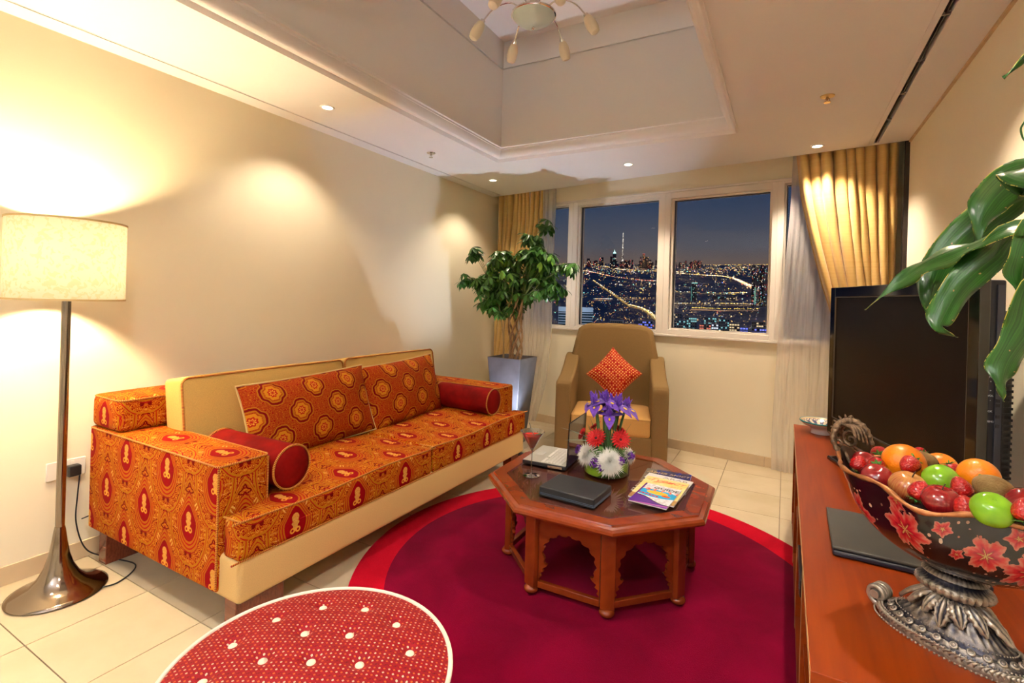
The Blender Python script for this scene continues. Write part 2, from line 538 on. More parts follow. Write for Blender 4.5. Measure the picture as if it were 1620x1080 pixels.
def text(name, body, size, mat, parent, M, extrude=.0002, shear=0, align='CENTER', bold=0, sx=1):
    cu = bpy.data.curves.new(name, 'FONT'); cu.body = body; cu.size = size; cu.extrude = extrude; cu.shear = shear
    cu.align_x = align; cu.align_y = 'CENTER'; cu.offset = bold; cu.resolution_u = 3
    t = bpy.data.objects.new(name + '_tmp', cu); COL.objects.link(t)
    dg = bpy.context.evaluated_depsgraph_get()
    me = bpy.data.meshes.new_from_object(t.evaluated_get(dg))
    bpy.data.objects.remove(t)
    me.materials.clear(); me.materials.append(mat)
    o = bpy.data.objects.new(name, me); COL.objects.link(o); o.parent = parent
    o.matrix_local = M @ Matrix.Diagonal((sx, 1, 1, 1))
    return o
def light(name, kind, watts, col, loc, parent=None, size=.05, direction=None, spot=90, blend=.5):
    l = bpy.data.lights.new(name, kind); l.energy = watts; l.color = col
    if kind in ('POINT', 'SPOT'): l.shadow_soft_size = size
    if kind == 'SPOT': l.spot_size = R(spot); l.spot_blend = blend
    if kind == 'AREA': l.size = size
    o = bpy.data.objects.new(name, l); COL.objects.link(o); o.location = loc
    if direction is not None: o.rotation_euler = Vector(direction).to_track_quat('-Z', 'Y').to_euler()
    if parent is not None: o.parent = parent
    return o

# ------------------------------------------------------------------ shared materials
M_WALL = plain('cream_wall_paint', (.90, .82, .62), .75, .02, 1.5, bs=.05, bscale=300, bd=.001)
M_CEIL = plain('ceiling_paint', (.88, .865, .84), .8, .015, 1.2)
M_TRIM = plain('white_gloss_trim', (.90, .88, .86), .5, .015, 2)
M_FRAME = plain('window_frame_enamel', (.80, .74, .66), .35, .02, 3)
M_PAISLEY = paisley(); M_DAMASK = damask(); M_PIPE = piping_mat()
M_CREAM = plain('cream_basketweave', (.62, .38, .10), .8, .1, 300, bs=.4, bscale=500, bd=.001)
M_CREAM2 = plain('cream_plinth_cloth', (.66, .43, .17), .8, .08, 300, bs=.4, bscale=500, bd=.001)
M_VELVET = plain('red_velvet', (.17, .003, .002), .75, .35, 9, sheen=0, spec=.1, bs=.15, bscale=60, bd=.002)
M_RWOOD = wood('reddish_leg_wood', (.11, .022, .010), (.22, .050, .022))
M_TABLE = wood('cherry_table_wood', (.16, .021, .0035), (.27, .045, .008), .24, (6, 6, 6))
M_CAB = wood('cabinet_wood_veneer', (.17, .018, .001), (.28, .040, .002), .36, (26, 1.2, 26), coat=0, spec=.25)
M_EDGE = plain('pale_veneer_edge', (.50, .30, .12), .4)
M_CHROME = plain('dark_chrome', (.30, .25, .21), .12, .02, 5, metal=1)
M_STEEL = plain('bright_chrome', (.75, .72, .68), .12, .02, 5, metal=1)
M_BLACK = plain('black_plastic', (.012, .012, .014), .35, .1)
M_GLOSSB = plain('piano_black_plastic', (.004, .004, .005), .06, .1, coat=.5)
M_LEATHER = plain('black_leather', (.018, .019, .022), .42, .15, bs=.5, bscale=420, bd=.001)
M_WHITEP = plain('white_plastic', (.85, .80, .72), .35, .02)
M_GLASS = glassy('clear_window_glass', (.93, .95, .96), 0, .8)

# ------------------------------------------------------------------ room shell
XL, XR, YF = -3.0, .725, -2.2
WA = Vector((-3.03, 5.06, 0)); WB = Vector((.76, 4.566, 0))
WD = (WB - WA).normalized(); WL = (WB - WA).length
MW = Matrix(((WD.x, -WD.y, 0, WA.x), (WD.y, WD.x, 0, WA.y), (0, 0, 1, 0), (0, 0, 0, 1)))   # wall-local: x along, y outward
def sx_(x): return (x - WA.x) / WD.x
def cedge(x): return 4.93 + (x + 3.03) * (4.31 - 4.93) / 3.755      # ceiling front edge at the curtain pocket

fl = struct(MB().box((XL - .1, YF - .1, -.12), (XR + .1, 5.2, -.006)).build('floor', plain('tile_grout', (.22, .17, .11), .8), smooth=False))
def tile_mat():
    m, nt, b = newmat('cream_porcelain_tile'); setp(b, .26, spec=.5)
    oi = nt.nodes.new('ShaderNodeObjectInfo')
    v = coords(nt, 'Object', 1)
    ad = nt.nodes.new('ShaderNodeVectorMath'); ad.operation = 'ADD'
    nt.links.new(v, ad.inputs[0]); nt.links.new(oi.outputs['Location'], ad.inputs[1])
    n = noise(nt, ad.outputs[0], 5, 5)
    f = X(nt, n) * .8 + X(nt, oi.outputs['Random']) * .2
    nt.links.new(ramp(nt, f, [(.25, (.56, .46, .30)), (.75, (.66, .56, .39))]), b.inputs['Base Color'])
    return m
M_TILE = tile_mat()
TP = .4045; g = .0022
tile0 = None
def clip_poly(P, a, b, c):   # keep a*x+b*y<=c
    out = []
    for i in range(len(P)):
        p, q = P[i], P[(i + 1) % len(P)]
        dp = a * p[0] + b * p[1] - c; dq = a * q[0] + b * q[1] - c
        if dp <= 0: out.append(p)
        if dp * dq < 0:
            t = dp / (dp - dq); out.append((p[0] + (q[0] - p[0]) * t, p[1] + (q[1] - p[1]) * t))
    return out
nx = WD.y * -1; ny = WD.x
cw_ = nx * WA.x + ny * WA.y
for i in range(-8, 3):
    for j in range(-9, 11):
        x0 = i * TP; y0 = 1.166 + j * TP
        P = [(x0 + g, y0 + g), (x0 + TP - g, y0 + g), (x0 + TP - g, y0 + TP - g), (x0 + g, y0 + TP - g)]
        full = P
        for a, b, c in ((-1, 0, -XL), (1, 0, XR), (0, -1, -YF), (nx, ny, cw_)):
            P = clip_poly(P, a, b, c) if P else P
        if len(P) < 3: continue
        cx, cy = x0 + TP / 2, y0 + TP / 2
        if P == full or (len(P) == 4 and all(p in full for p in P)):
            if tile0 is None:
                tile0 = MB().box((-TP / 2 + g, -TP / 2 + g, -.008), (TP / 2 - g, TP / 2 - g, 0)).build('tile', M_TILE, fl, smooth=False)
                tile0.location = (cx, cy, 0)
            else: inst(tile0, (cx, cy, 0), fl)
        else:
            xs = max(p[0] for p in P) - min(p[0] for p in P); ys = max(p[1] for p in P) - min(p[1] for p in P)
            if xs < .01 or ys < .01: continue
            o = MB().prism([(p[0] - cx, p[1] - cy) for p in P], -.008, 0).build('tile', M_TILE, fl, smooth=False)
            o.location = (cx, cy, 0)

struct(MB().box((XL - .15, YF - .1, -.1), (XL, 5.25, 2.8)).build('wall_left', M_WALL, smooth=False))
struct(MB().box((XR, YF - .1, -.1), (XR + .15, 4.75, 2.8)).build('wall_right', M_WALL, smooth=False))
struct(MB().box((XL - .15, YF - .15, -.1), (XR + .15, YF, 2.8)).build('wall_front', M_WALL, smooth=False))
# back wall with window opening
ox0, ox1, oz0, oz1 = sx_(-2.58), sx_(.48), 1.055, 2.375
wb = MB()
wb.box((-.1, 0, -.1), (ox0, .14, 2.8), MW); wb.box((ox1, 0, -.1), (WL + .1, .14, 2.8), MW)
wb.box((ox0, 0, -.1), (ox1, .14, oz0), MW); wb.box((ox0, 0, oz1), (ox1, .14, 2.8), MW)
struct(wb.build('wall_back', M_WALL, smooth=False))
# windows
panes = [(-2.53, -2.058, 1.075, 2.342), (-1.915, -1.087, 1.09, 2.322), (-.94, -.140, 1.112, 2.303), (-.018, .44, 1.075, 2.345)]
edges = [-2.58, -1.99, -1.012, -.079, .48]
for k, (a, b, z0, z1) in enumerate(panes):
    s0, s1 = sx_(a), sx_(b); e0, e1 = sx_(edges[k]), sx_(edges[k + 1])
    root = MB()
    def ring(mb, o, i, y0, y1):
        (ax, bx, az, bz), (cx, dx, cz, dz) = o, i
        mb.box((ax, y0, az), (cx, y1, bz), MW); mb.box((dx, y0, az), (bx, y1, bz), MW)
        mb.box((cx, y0, az), (dx, y1, cz), MW); mb.box((cx, y0, dz), (dx, y1, bz), MW)
    deep = k in (1, 2)
    md = .022 if deep else .012
    ring(root, (e0, e1, oz0, oz1), (s0 - md, s1 + md, z0 - md * .7, z1 + md * .7), -.018, .10)
    wn = struct(root.build('window_%d' % (k + 1), M_FRAME, smooth=False, bevel=.003))
    r2 = MB(); ring(r2, (s0 - md, s1 + md, z0 - md * .7, z1 + md * .7), (s0, s1, z0, z1), .012, .10)
    r2.build('window_frame', M_FRAME, wn, smooth=False, bevel=.002)
    r3 = MB(); ring(r3, (s0, s1, z0, z1), (s0 + .004, s1 - .004, z0 + .004, z1 - .004), .035, .06)
    r3.build('glazing_gasket', M_BLACK, wn, smooth=False)
    MB().box((s0, .045, z0), (s1, .053, z1), MW).build('pane', M_GLASS, wn, smooth=False)
struct(MB().box((ox0 - .01, -.03, oz0 - .022), (ox1 + .01, .0, oz0 + .0), MW).build('trim_2', M_FRAME, smooth=False, bevel=.004))
struct(MB().box((ox0 - .0, -.03, oz1), (ox1, .0, oz1 + .02), MW).build('trim_3', M_FRAME, smooth=False, bevel=.004))

# ceiling with tray recess and slots
CZ = 2.51
TX0, TX1, TY0, TY1 = -2.19, -.315, .85, 3.648
SL0, SL1 = -2.873, -2.862      # left slot
SR0, SR1 = .510, .541
ce = MB()
def cband(x0, x1, y0, y1=None):
    ya = cedge(x0) if y1 is None else y1; yb = cedge(x1) if y1 is None else y1
    ce.prism([(x0, y0), (x1, y0), (x1, yb), (x0, ya)], CZ, CZ + .13)
cband(XL - .05, SL0, YF); cband(SL0, SL1, 4.86); cband(SL1, TX0, YF)
cband(TX0, TX1, TY1); cband(TX0, TX1, YF, TY0); cband(TX1, SR0, YF); cband(SR0, SR1, 4.30); cband(SR1, XR + .05, YF)
# curtain pocket top
ce.prism([(XL - .05, cedge(XL - .05)), (XR + .05, cedge(XR + .05)), (XR + .05, 4.62), (XL - .05, 5.2)], CZ + .12, CZ + .16)
# tray walls
def rectring(mb, x0, x1, y0, y1, prof, mi=0):
    """prof: (inset, z) points swept round a rectangle"""
    vs = []; n = len(prof)
    for ins, z in prof:
        vs += [(x0 + ins, y0 + ins, z), (x1 - ins, y0 + ins, z), (x1 - ins, y1 - ins, z), (x0 + ins, y1 - ins, z)]
    fs = []
    for k in range(n - 1):
        for i in range(4):
            j = (i + 1) % 4; fs.append((k * 4 + i, k * 4 + j, k * 4 + 4 + j, k * 4 + 4 + i))
    mb.add(vs, fs, None, mi)
rectring(ce, TX0, TX1, TY0, TY1, [(0, CZ), (0, CZ + .13), (-.1, CZ + .13)])
rectring(ce, TX0, TX1, TY0, TY1, [(.0, CZ + .09), (.075, CZ + .09), (.075, 3.235), (.060, 3.235), (.060, 3.25), (.078, 3.25), (.078, 3.47)])
ce.box((TX0 + .03, TY0 + .03, 3.47), (TX1 - .03, TY1 - .03, 3.52))
ceil = struct(ce.build('ceiling', M_CEIL, smooth=False))
tr = MB()
P = [(-.004, CZ + .01), (-.004, CZ - .014), (.008, CZ - .018), (.016, CZ - .008), (.022, CZ + .0)]
for i in range(9):
    a = PI / 2 * i / 8
    P.append((.024 + .042 * math.sin(a) * 1.0, CZ + .004 + .062 * (1 - math.cos(a))))
P += [(.070, CZ + .068), (.070, CZ + .080), (.082, CZ + .083), (.082, CZ + .098), (.076, CZ + .10)]
rectring(tr, TX0, TX1, TY0, TY1, P)
struct(tr.build('trim_1', M_TRIM, smooth=True, angle=35))
# small fillet where the right wall meets the ceiling (shadow gap bead)
struct(MB().box((XR - .012, YF, CZ - .012), (XR, 4.31, CZ)).build('trim_4', plain('beige_bead', (.62, .45, .25), .6), smooth=False))

# air diffusers (slots)
t = thing('air_diffuser', 'long thin dark slot diffuser in the ceiling beside the left wall', 'vent', ((SL0 + SL1) / 2, 1.3, CZ))
MB().box((-.0052, -3.4, .006), (.0052, 3.56, .03)).build('slot_channel', M_BLACK, t, smooth=False)
d = MB(); d.box((-.0125, -3.4, -.001), (-.0055, 3.56, .004)); d.box((.0055, -3.4, -.001), (.0125, 3.56, .004))
d.build('flange', M_CEIL, t, smooth=False)
t = thing('air_diffuser', 'black slot diffuser with small clips in the ceiling near the right wall', 'vent', ((SR0 + SR1) / 2, 1.3, CZ))
MB().box((-.015, -3.4, .05), (.015, 3.0, .07)).build('slot_channel', M_BLACK, t, smooth=False)
d = MB(); d.box((-.042, -3.4, -.003), (-.0155, 3.02, .0)); d.box((.0155, -3.4, -.003), (.042, 3.02, .0)); d.build('flange', M_CEIL, t, smooth=False)
MB().box((-.002, -3.4, .004), (.002, 3.0, .05)).build('divider', plain('dark_vane', (.05, .035, .025), .5), t, smooth=False)
for k in range(9):
    MB().box((-.0155, 2.5 - k * .42, .002), (.0155, 2.512 - k * .42, .012)).build('clip', plain('grey_clip', (.3, .25, .22), .5), t, smooth=False)

# baseboards: tile strips
M_SKIRT = plain('beige_skirting_tile', (.62, .48, .31), .3, .08, 6)
bl = struct(MB().box((XL, YF, 0), (XL + .004, 5.05, .083)).build('baseboard_left', plain('tile_grout', (.22, .17, .11), .8), smooth=False))
sk0 = None
for k in range(18):
    y = YF + k * TP + .01
    if y + TP > 5.05: break
    if sk0 is None:
        sk0 = MB().box((0, .0015, .001), (.011, TP - .0015, .085)).build('skirting_tile', M_SKIRT, bl, smooth=False, bevel=.0015); sk0.location = (XL, y, 0)
    else: inst(sk0, (XL, y, 0), bl)
bb = struct(MB().box((.05, -.004, 0), (WL - .05, 0, .083), MW).build('baseboard_back', plain('tile_grout', (.22, .17, .11), .8), smooth=False))
for k in range(9):
    s0 = .1 + k * TP
    MB().box((s0 + .0015, -.012, .001), (s0 + TP - .0015, 0, .085), MW).build('skirting_tile', M_SKIRT, bb, smooth=False)

# ------------------------------------------------------------------ downlights, sprinklers
M_LENS = emis('lit_lens', (1, .86, .62), 14)
def downlight(x, y, label, watts, col=WARM, spot=115, vis=True):
    t = thing('downlight', label, 'downlight', (x, y, CZ), 0, 'recessed downlights in the ceiling')
    MB().lathe([(.030, .0), (.033, -.004), (.043, -.005), (.046, 0)], 28).build('trim_ring', M_TRIM, t)
    MB().lathe([(.0001, -.0015), (.030, -.0015)], 24, cap=False).build('lens', M_LENS, t)
    light('spot_bulb', 'SPOT', watts, col, (0, 0, -.012), t, .028, (0, 0, -1), spot, .55)
downlight(-2.573, 2.178, 'lit recessed downlight over the sofa close to the left wall', W_DOWN * .40, spot=120)
downlight(-2.579, 4.222, 'lit recessed downlight by the far left corner above the potted tree', W_DOWN * .38)
downlight(-1.206, 4.17, 'lit recessed downlight before the middle of the window wall', W_DOWN * .8)
downlight(.169, 4.214, 'lit recessed downlight in front of the right curtain', W_DOWN)
downlight(.169, 2.2, 'recessed downlight above the television, just past the top edge', W_DOWN)
downlight(-1.2, .35, 'added unseen recessed ceiling downlight behind the tray recess', W_BACK, (1, .92, .82), 140)  # this and the next three: extra downlights added out of view as fill
downlight(.169, .3, 'added unseen recessed downlight over the near end of the room by the right wall', W_BACK, (1, .92, .82), 140)
downlight(-2.5, .3, 'added unseen recessed downlight over the near left corner', W_BACK * .2, (1, .92, .82), 140)
downlight(-1.2, -1.2, 'added unseen recessed downlight in the back part of the room behind the viewer', W_BACK * 1.3, COOLW, 150)
# unseen torchere added behind the viewer to brighten the ceiling
t = thing('added_fill_lamp', 'added unseen fill lamp shaped as a slim torchere behind the viewer', 'floor lamp', (-.9, -1.3, 0))
MB().lathe([(.0001, 0), (.14, 0), (.14, .02), (.016, .03), (.014, 1.72), (.03, 1.74)], 32).build('stand', M_STEEL, t)
MB().lathe([(.02, 1.73), (.09, 1.76), (.155, 1.83), (.150, 1.83), (.085, 1.77), (.02, 1.745)], 40, closed=True).build('dish_shade', M_TRIM, t)
light('added_fill_bulb', 'SPOT', 190, (.95, .95, 1), (0, 0, 1.80), t, .06, (0, .12, 1), 160, .8)
M_BRASS = plain('brass', (.42, .30, .14), .3, .05, metal=1)
def sprinkler(x, y, mat, label):
    t = thing('sprinkler', label, 'sprinkler', (x, y, CZ), 0)
    MB().lathe([(.036, 0), (.034, -.004), (.016, -.006), (.0001, -.006)], 20).build('escutcheon', mat, t)
    b = MB(); b.lathe([(.006, -.005), (.006, -.014), (.009, -.016), (.004, -.020), (.004, -.026)], 12)
    b.tube([(-.009, 0, -.012), (-.012, 0, -.024), (-.003, 0, -.034)], .0018, 6); b.tube([(.009, 0, -.012), (.012, 0, -.024), (.003, 0, -.034)], .0018, 6)
    b.build('frame_arms', mat, t)
    d = MB(); d.lathe([(.0001, -.034), (.017, -.035), (.017, -.037), (.0001, -.037)], 16)
    d.build('deflector', mat, t)
sprinkler(-2.576, 3.233, M_STEEL, 'small chrome sprinkler head in the ceiling above the sofa')
sprinkler(.171, 3.243, M_BRASS, 'small brass sprinkler head in the ceiling near the right slot')

# ------------------------------------------------------------------ chandelier
ch = thing('chandelier', 'chrome pendant light with frosted bowl and drooping glass shades, unlit', 'chandelier', (-1.25, 2.42, 2.88))
M_FROST = plain('frosted_green_glass', (.52, .60, .52), .3, .03, 6, coat=.3)
M_FROSTW = plain('frosted_cream_glass', (.80, .70, .52), .35, .03, 6)
MB().lathe([(.0001, -.055), (.03, -.053), (.07, -.040), (.10, -.018), (.118, .004), (.112, .004), (.06, -.030), (.0001, -.045)], 40).build('glass_bowl', M_FROST, ch)
MB().lathe([(.0001, -.072), (.007, -.068), (.009, -.061), (.004, -.055), (.0001, -.053)], 16).build('finial', M_STEEL, ch)
MB().lathe([(.116, .002), (.123, .004), (.123, .012), (.05, .028), (.022, .05), (.022, .12), (.008, .13), (.008, .575), (.06, .59)], 40, cap=False).build('hub', M_STEEL, ch)
shade = MB().lathe([(.010, 0), (.022, -.012), (.030, -.04), (.031, -.075), (.024, -.105), (.014, -.112), (.0001, -.113)], 20)
sh0 = None
for k in range(6):
    a = PI * 2 * k / 6 + .35
    c, s_ = math.cos(a), math.sin(a)
    pts = bez([(.05 * c, .05 * s_, .03), (.13 * c, .13 * s_, .085), (.22 * c, .22 * s_, .06), (.285 * c, .285 * s_, -.01)], 6)
    MB().tube(pts, .0045, 8).build('arm', M_STEEL, ch)
    M = frame((.285 * c, .285 * s_, -.01), (-c * .5, -s_ * .5, .87))
    so = MB(); so.lathe([(.006, .012), (.014, .008), (.015, -.006), (.009, -.008)], 14, M); so.build('socket', M_STEEL, ch)
    b = MB(); b.v = []; b.add([M @ Vector(v) for v in shade.v], shade.f, None, 0, shade.uv); b.build('glass_shade', M_FROSTW, ch)

# ------------------------------------------------------------------ curtains
M_GOLD = cloth('gold_taffeta', (.66, .40, .12), 0, .12)
def gold():
    m, nt, b = newmat('gold_taffeta_sheen'); setp(b, .42, spec=.45, sheen=.3)
    n = noise(nt, coords(nt, 'Object', (1.5, 1.5, 60)), 2, 3)
    nt.links.new(ramp(nt, n, [(.3, (.60, .385, .12)), (.7, (.66, .44, .15))]), b.inputs['Base Color'])
    bump(nt, b, noise(nt, coords(nt, 'Object', (9, 9, 2)), 1, 2), .25, .006)
    return m
M_GOLD = gold()
M_SHEER_ = cloth('sheer_voile', (.95, .91, .86), .42, .5)
def curtain(name, label, Lf, Rf, yf, z0, z1, folds, amp, mat, nu=150, nv=40, seed=1, cat='curtain', hem=None, bunch=None):
    """Lf,Rf give x of the edges at height z; yf the depth there"""
    rr = random.Random(seed); ph = rr.random() * 6
    def fn(a, b):
        z = z0 + (z1 - z0) * b
        x = Lf(z) + (Rf(z) - Lf(z)) * a
        wv = a + .02 * math.sin(7 * a + ph) + .012 * math.sin(17 * a + ph * 2) + .006 * math.sin(z * 3 + a * 9)
        s_ = math.sin(2 * PI * folds * wv)
        y = math.copysign(abs(s_) ** .75, s_) * amp * (.8 + .3 * math.sin(a * 23 + ph))
        y += .006 * math.sin(z * 9 + a * 31)
        x += amp * .35 * math.cos(2 * PI * folds * wv) * (1 - abs(2 * a - 1) ** 6)
        return (x, yf(x) + y, z)
    o = MB().grid(fn, nu, nv).build(name, mat, None, smooth=True, angle=180, solid=0 if mat is M_SHEER_ else .0025)
    tag(o, label, cat)
    return o
def lerp(a, b, t): t = max(0, min(1, t)); return a + (b - a) * t
def piece(pts):
    def f(z):
        if z >= pts[0][0]: return pts[0][1]
        for (za, xa), (zb, xb) in zip(pts, pts[1:]):
            if z >= zb: t = (za - z) / (za - zb); t = t * t * (3 - 2 * t) if False else t; return xa + (xb - xa) * t
        return pts[-1][1]
    return f
yc = lambda x: cedge(x) + .075
# left gold curtain, tied back low towards the wall
curtain('curtain', 'gold curtain gathered at the left of the window behind the potted tree', piece([(2.62, -2.96), (1.2, -2.965), (.75, -2.955), (.0, -2.96)]),
        piece([(2.62, -2.33), (2.2, -2.33), (1.7, -2.42), (1.2, -2.58), (.85, -2.72), (.6, -2.80), (.3, -2.78), (0, -2.74)]), yc, .02, 2.62, 10, .042, M_GOLD, seed=3)
# right gold curtain
curtain('curtain', 'bright gold curtain swept aside at the right of the window, behind the television', piece([(2.62, .035), (2.2, .08), (1.8, .165), (1.5, .24), (1.3, .30), (1.0, .38), (.7, .40), (0, .38)]),
        piece([(2.62, .675), (0, .675)]), lambda x: cedge(x) + .07, .02, 2.62, 9, .042, M_GOLD, seed=8)
M_SHEER = M_SHEER_
ysh = lambda x: cedge(x) + .155
curtain('sheer_curtain', 'translucent white sheer curtain hanging beside the left gold curtain', piece([(2.62, -2.62), (0, -2.64)]), piece([(2.62, -2.175), (1.0, -2.185), (0.5, -2.22), (0, -2.36)]),
        lambda x: 4.93 + (x + 3.03) * -.13 + .055, .015, 2.62, 9, .010, M_SHEER, seed=5)
curtain('sheer_curtain', 'translucent white sheer curtain hanging left of the television cabinet', piece([(2.62, .02), (2.1, .01), (1.6, -.02), (1.0, -.055), (.3, -.075), (0, -.07)]), piece([(2.62, .60), (0, .50)]),
        ysh, .012, 2.62, 10, .010, M_SHEER, seed=6)
# curtain track
for a, b, lab in ((-2.97, -2.1, 'left curtain track in the ceiling pocket'), (.02, .70, 'right curtain track in the ceiling pocket')):
    o = MB().prism([(a, cedge(a) + .05), (b, cedge(b) + .05), (b, cedge(b) + .09), (a, cedge(a) + .09)], 2.615, 2.632).build('curtain_track', M_WHITEP, smooth=False)
    tag(o, 'white ' + lab, 'track')
# dark strip added for the shaded gap at the right end of the pocket
struct(MB().box((.700, 4.335, 0), (XR, 4.36, CZ + .1)).build('dark_gap_strip', plain('dark_brown_strip', (.03, .02, .015), .6), smooth=False))

# ------------------------------------------------------------------ rug
RC = (-.77, 2.355)
def pile(name, c):
    m, nt, b = newmat(name); setp(b, .95, spec=.03, sheen=.02)
    v = coords(nt, 'Object', 1)
    n1 = noise(nt, v, 3.2, 3, .6); n2 = noise(nt, v, 260, 2)
    f = X(nt, n1) * .75 + X(nt, n2) * .25
    nt.links.new(ramp(nt, f, [(.3, tuple(x * .62 for x in c)), (.72, tuple(x * 1.25 for x in c))]), b.inputs['Base Color'])
    bump(nt, b, f, .6, .006)
    return m
t = thing('round_rug', 'large round crimson rug with a brighter red border under the coffee table', 'rug', (*RC, 0))
MB().lathe([(1.012, .001), (1.012, .0135), (1.16, .0135), (1.178, .010), (1.18, .001)], 120, closed=True).build('border', pile('bright_red_pile', (.46, .003, .016)), t, angle=60)
MB().lathe([(.0001, .001), (1.018, .001), (1.02, .012), (1.012, .016), (.7, .016), (.35, .016), (.0001, .016)], 120).build('field', pile('deep_crimson_pile', (.165, .001, .019)), t, angle=60)

# ------------------------------------------------------------------ floor lamp
t = thing('floor_lamp', 'chrome trumpet-base floor lamp with a glowing white drum shade beside the sofa', 'floor lamp', (-2.745, .965, 0))
prof = [(.0001, .001), (.165, .001), (.172, .004), (.171, .009), (.155, .016), (.125, .027), (.095, .045), (.070, .075), (.050, .115), (.036, .165), (.027, .22), (.0205, .27), (.0175, .285)]
MB().lathe(prof, 64).build('base', M_CHROME, t, angle=60)
MB().lathe([(.0165, .28), (.0165, 1.40), (.008, 1.405), (.008, 1.46), (.0001, 1.46)], 24, cap=False).build('pole', M_CHROME, t)
def shade_mat():
    m = bpy.data.materials.new('lamp_shade_fabric'); m.use_nodes = True; nt = m.node_tree; nt.nodes.clear()
    o = nt.nodes.new('ShaderNodeOutputMaterial'); d = nt.nodes.new('ShaderNodeBsdfDiffuse'); tl = nt.nodes.new('ShaderNodeBsdfTranslucent'); mx = nt.nodes.new('ShaderNodeMixShader')
    tr_ = nt.nodes.new('ShaderNodeBsdfTransparent'); m2 = nt.nodes.new('ShaderNodeMixShader')
    v = coords(nt, 'Object', 1)
    n = X(nt, noise(nt, v, 38, 2, 1.2))
    c = mixc(nt, n.gt(.56), (.98, .96, .90), (.90, .84, .70))
    nt.links.new(c, d.inputs[0]); nt.links.new(c, tl.inputs[0]); mx.inputs[0].default_value = .85
    nt.links.new(d.outputs[0], mx.inputs[1]); nt.links.new(tl.outputs[0], mx.inputs[2])
    nt.links.new(mx.outputs[0], o.inputs[0])
    return m
MB().lathe([(.197, 1.272), (.202, 1.272), (.202, 1.612), (.197, 1.612)], 64, closed=True).build('lamp_shade', shade_mat(), t, angle=30)
M_BAND = plain('shade_binding', (.62, .47, .22), .6)
for z in (1.270, 1.606): MB().lathe([(.1955, z), (.2045, z), (.2045, z + .008), (.1955, z + .008)], 64, closed=True).build('shade_binding', M_BAND, t)
sp = MB()
for k in range(3):
    a = k * 2 * PI / 3 + .4
    sp.tube([(.008 * math.cos(a), .008 * math.sin(a), 1.56), (.197 * math.cos(a), .197 * math.sin(a), 1.60)], .002, 6)
sp.tube([(0, 0, 1.40), (0, 0, 1.57)], .003, 6)
sp.build('shade_spider', M_STEEL, t)
MB().sphere((0, 0, 1.44), (.028, .028, .036), 16, 10).build('bulb', emis('bulb_glow', (1, .72, .36), 18), t)
light('lamp_bulb', 'POINT', W_LAMP, (1, .75, .45), (0, 0, 1.46), t, .045)
# lamp cord
pts = bez([(-2.99 + .02, 1.115, .43), (-2.962, 1.105, .33), (-2.955, 1.10, .2), (-2.93, 1.13, .07), (-2.90, 1.2, .006), (-2.70, 1.24, .006), (-2.60, 1.12, .006), (-2.66, 1.02, .008)], 10)
o = MB().tube(pts, .0032, 8).build('lamp_cord', M_BLACK); tag(o, 'thin black cord from the wall socket down to the floor lamp base', 'cord')
pts = bez([(-2.955, 1.12, .21), (-2.93, 1.2, .22), (-2.94, 1.32, .12), (-2.90, 1.42, .006), (-2.6, 1.40, .006), (-2.45, 1.55, .006), (-2.5, 1.9, .006)], 10)
o = MB().tube(pts, .003, 8).build('power_cord', M_BLACK); tag(o, 'black cord trailing on the floor under the near end of the sofa', 'cord')
t = thing('wall_socket', 'white wall socket with a black plug low on the left wall beside the lamp pole', 'socket', (XL, 1.07, .458))
MB().box((0, -.075, -.043), (.009, .075, .043)).build('face_plate', M_WHITEP, t, bevel=.003)
MB().box((.009, .012, .018), (.013, .028, .034)).build('switch', M_WHITEP, t, bevel=.001)
MB().softbox(.020, .026, .026, .008, 2).build('plug', M_BLACK, t).location = (.029, .02, -.008)

# ------------------------------------------------------------------ sofa
SY0, SY1 = 1.14, 3.49
sofa = thing('sofa', 'long paisley brocade sofa with cream plinth and back cushions along the left wall', 'sofa', (-2.36, (SY0 + SY1) / 2, 0))
ox, oy = -2.36, (SY0 + SY1) / 2
def at(o, x, y, z): o.location = (x - ox, y - oy, z); return o
def loop(hx, hy, z, rc, n=5):
    P = []
    for sx1, sy1, a0 in ((1, 1, 0), (-1, 1, PI / 2), (-1, -1, PI), (1, -1, 3 * PI / 2)):
        for i in range(n + 1):
            a = a0 + PI / 2 * i / n
            P.append((sx1 * (hx - rc) + rc * math.cos(a), sy1 * (hy - rc) + rc * math.sin(a), z))
    return P
def box_cushion(name, x0, x1, y0, y1, z0, z1, mat, r=.02, puff=(0, 0, .012), pipe=True, n=10, lab=None):
    hx, hy, hz = (x1 - x0) / 2, (y1 - y0) / 2, (z1 - z0) / 2
    o = MB().softbox(hx, hy, hz, r, n, 3, puff).build(name, mat, sofa, angle=180)
    at(o, (x0 + x1) / 2, (y0 + y1) / 2, (z0 + z1) / 2)
    if pipe:
        mb = MB()
        for s_ in (1, -1):
            mb.tube(loop(hx - r * .18, hy - r * .18, s_ * (hz - r * .18), .03), .0042, 6, closed=True)
        p = mb.build('piping', M_PIPE, o)
    return o
# plinth
at(MB().softbox((2.88 - 1.767) / 2, (SY1 - SY0 - .03) / 2, .085, .02, 4, 3).build('plinth', M_CREAM2, sofa, angle=180), -(2.88 + 1.767) / 2, oy, .232)
# legs
for x in (-2.86, -1.84):
    for y in (SY0 + .09, SY1 - .09):
        xx = x
        o = MB().prism([(-.035, -.06), (.035, -.06), (.035, .15 if y < 2 else .06), (-.035, .15 if y < 2 else .06)], 0, .15).build('leg', M_RWOOD, sofa, bevel=.003)
        if y > 2: o.location.y = 0
        at(o, xx, y, 0)
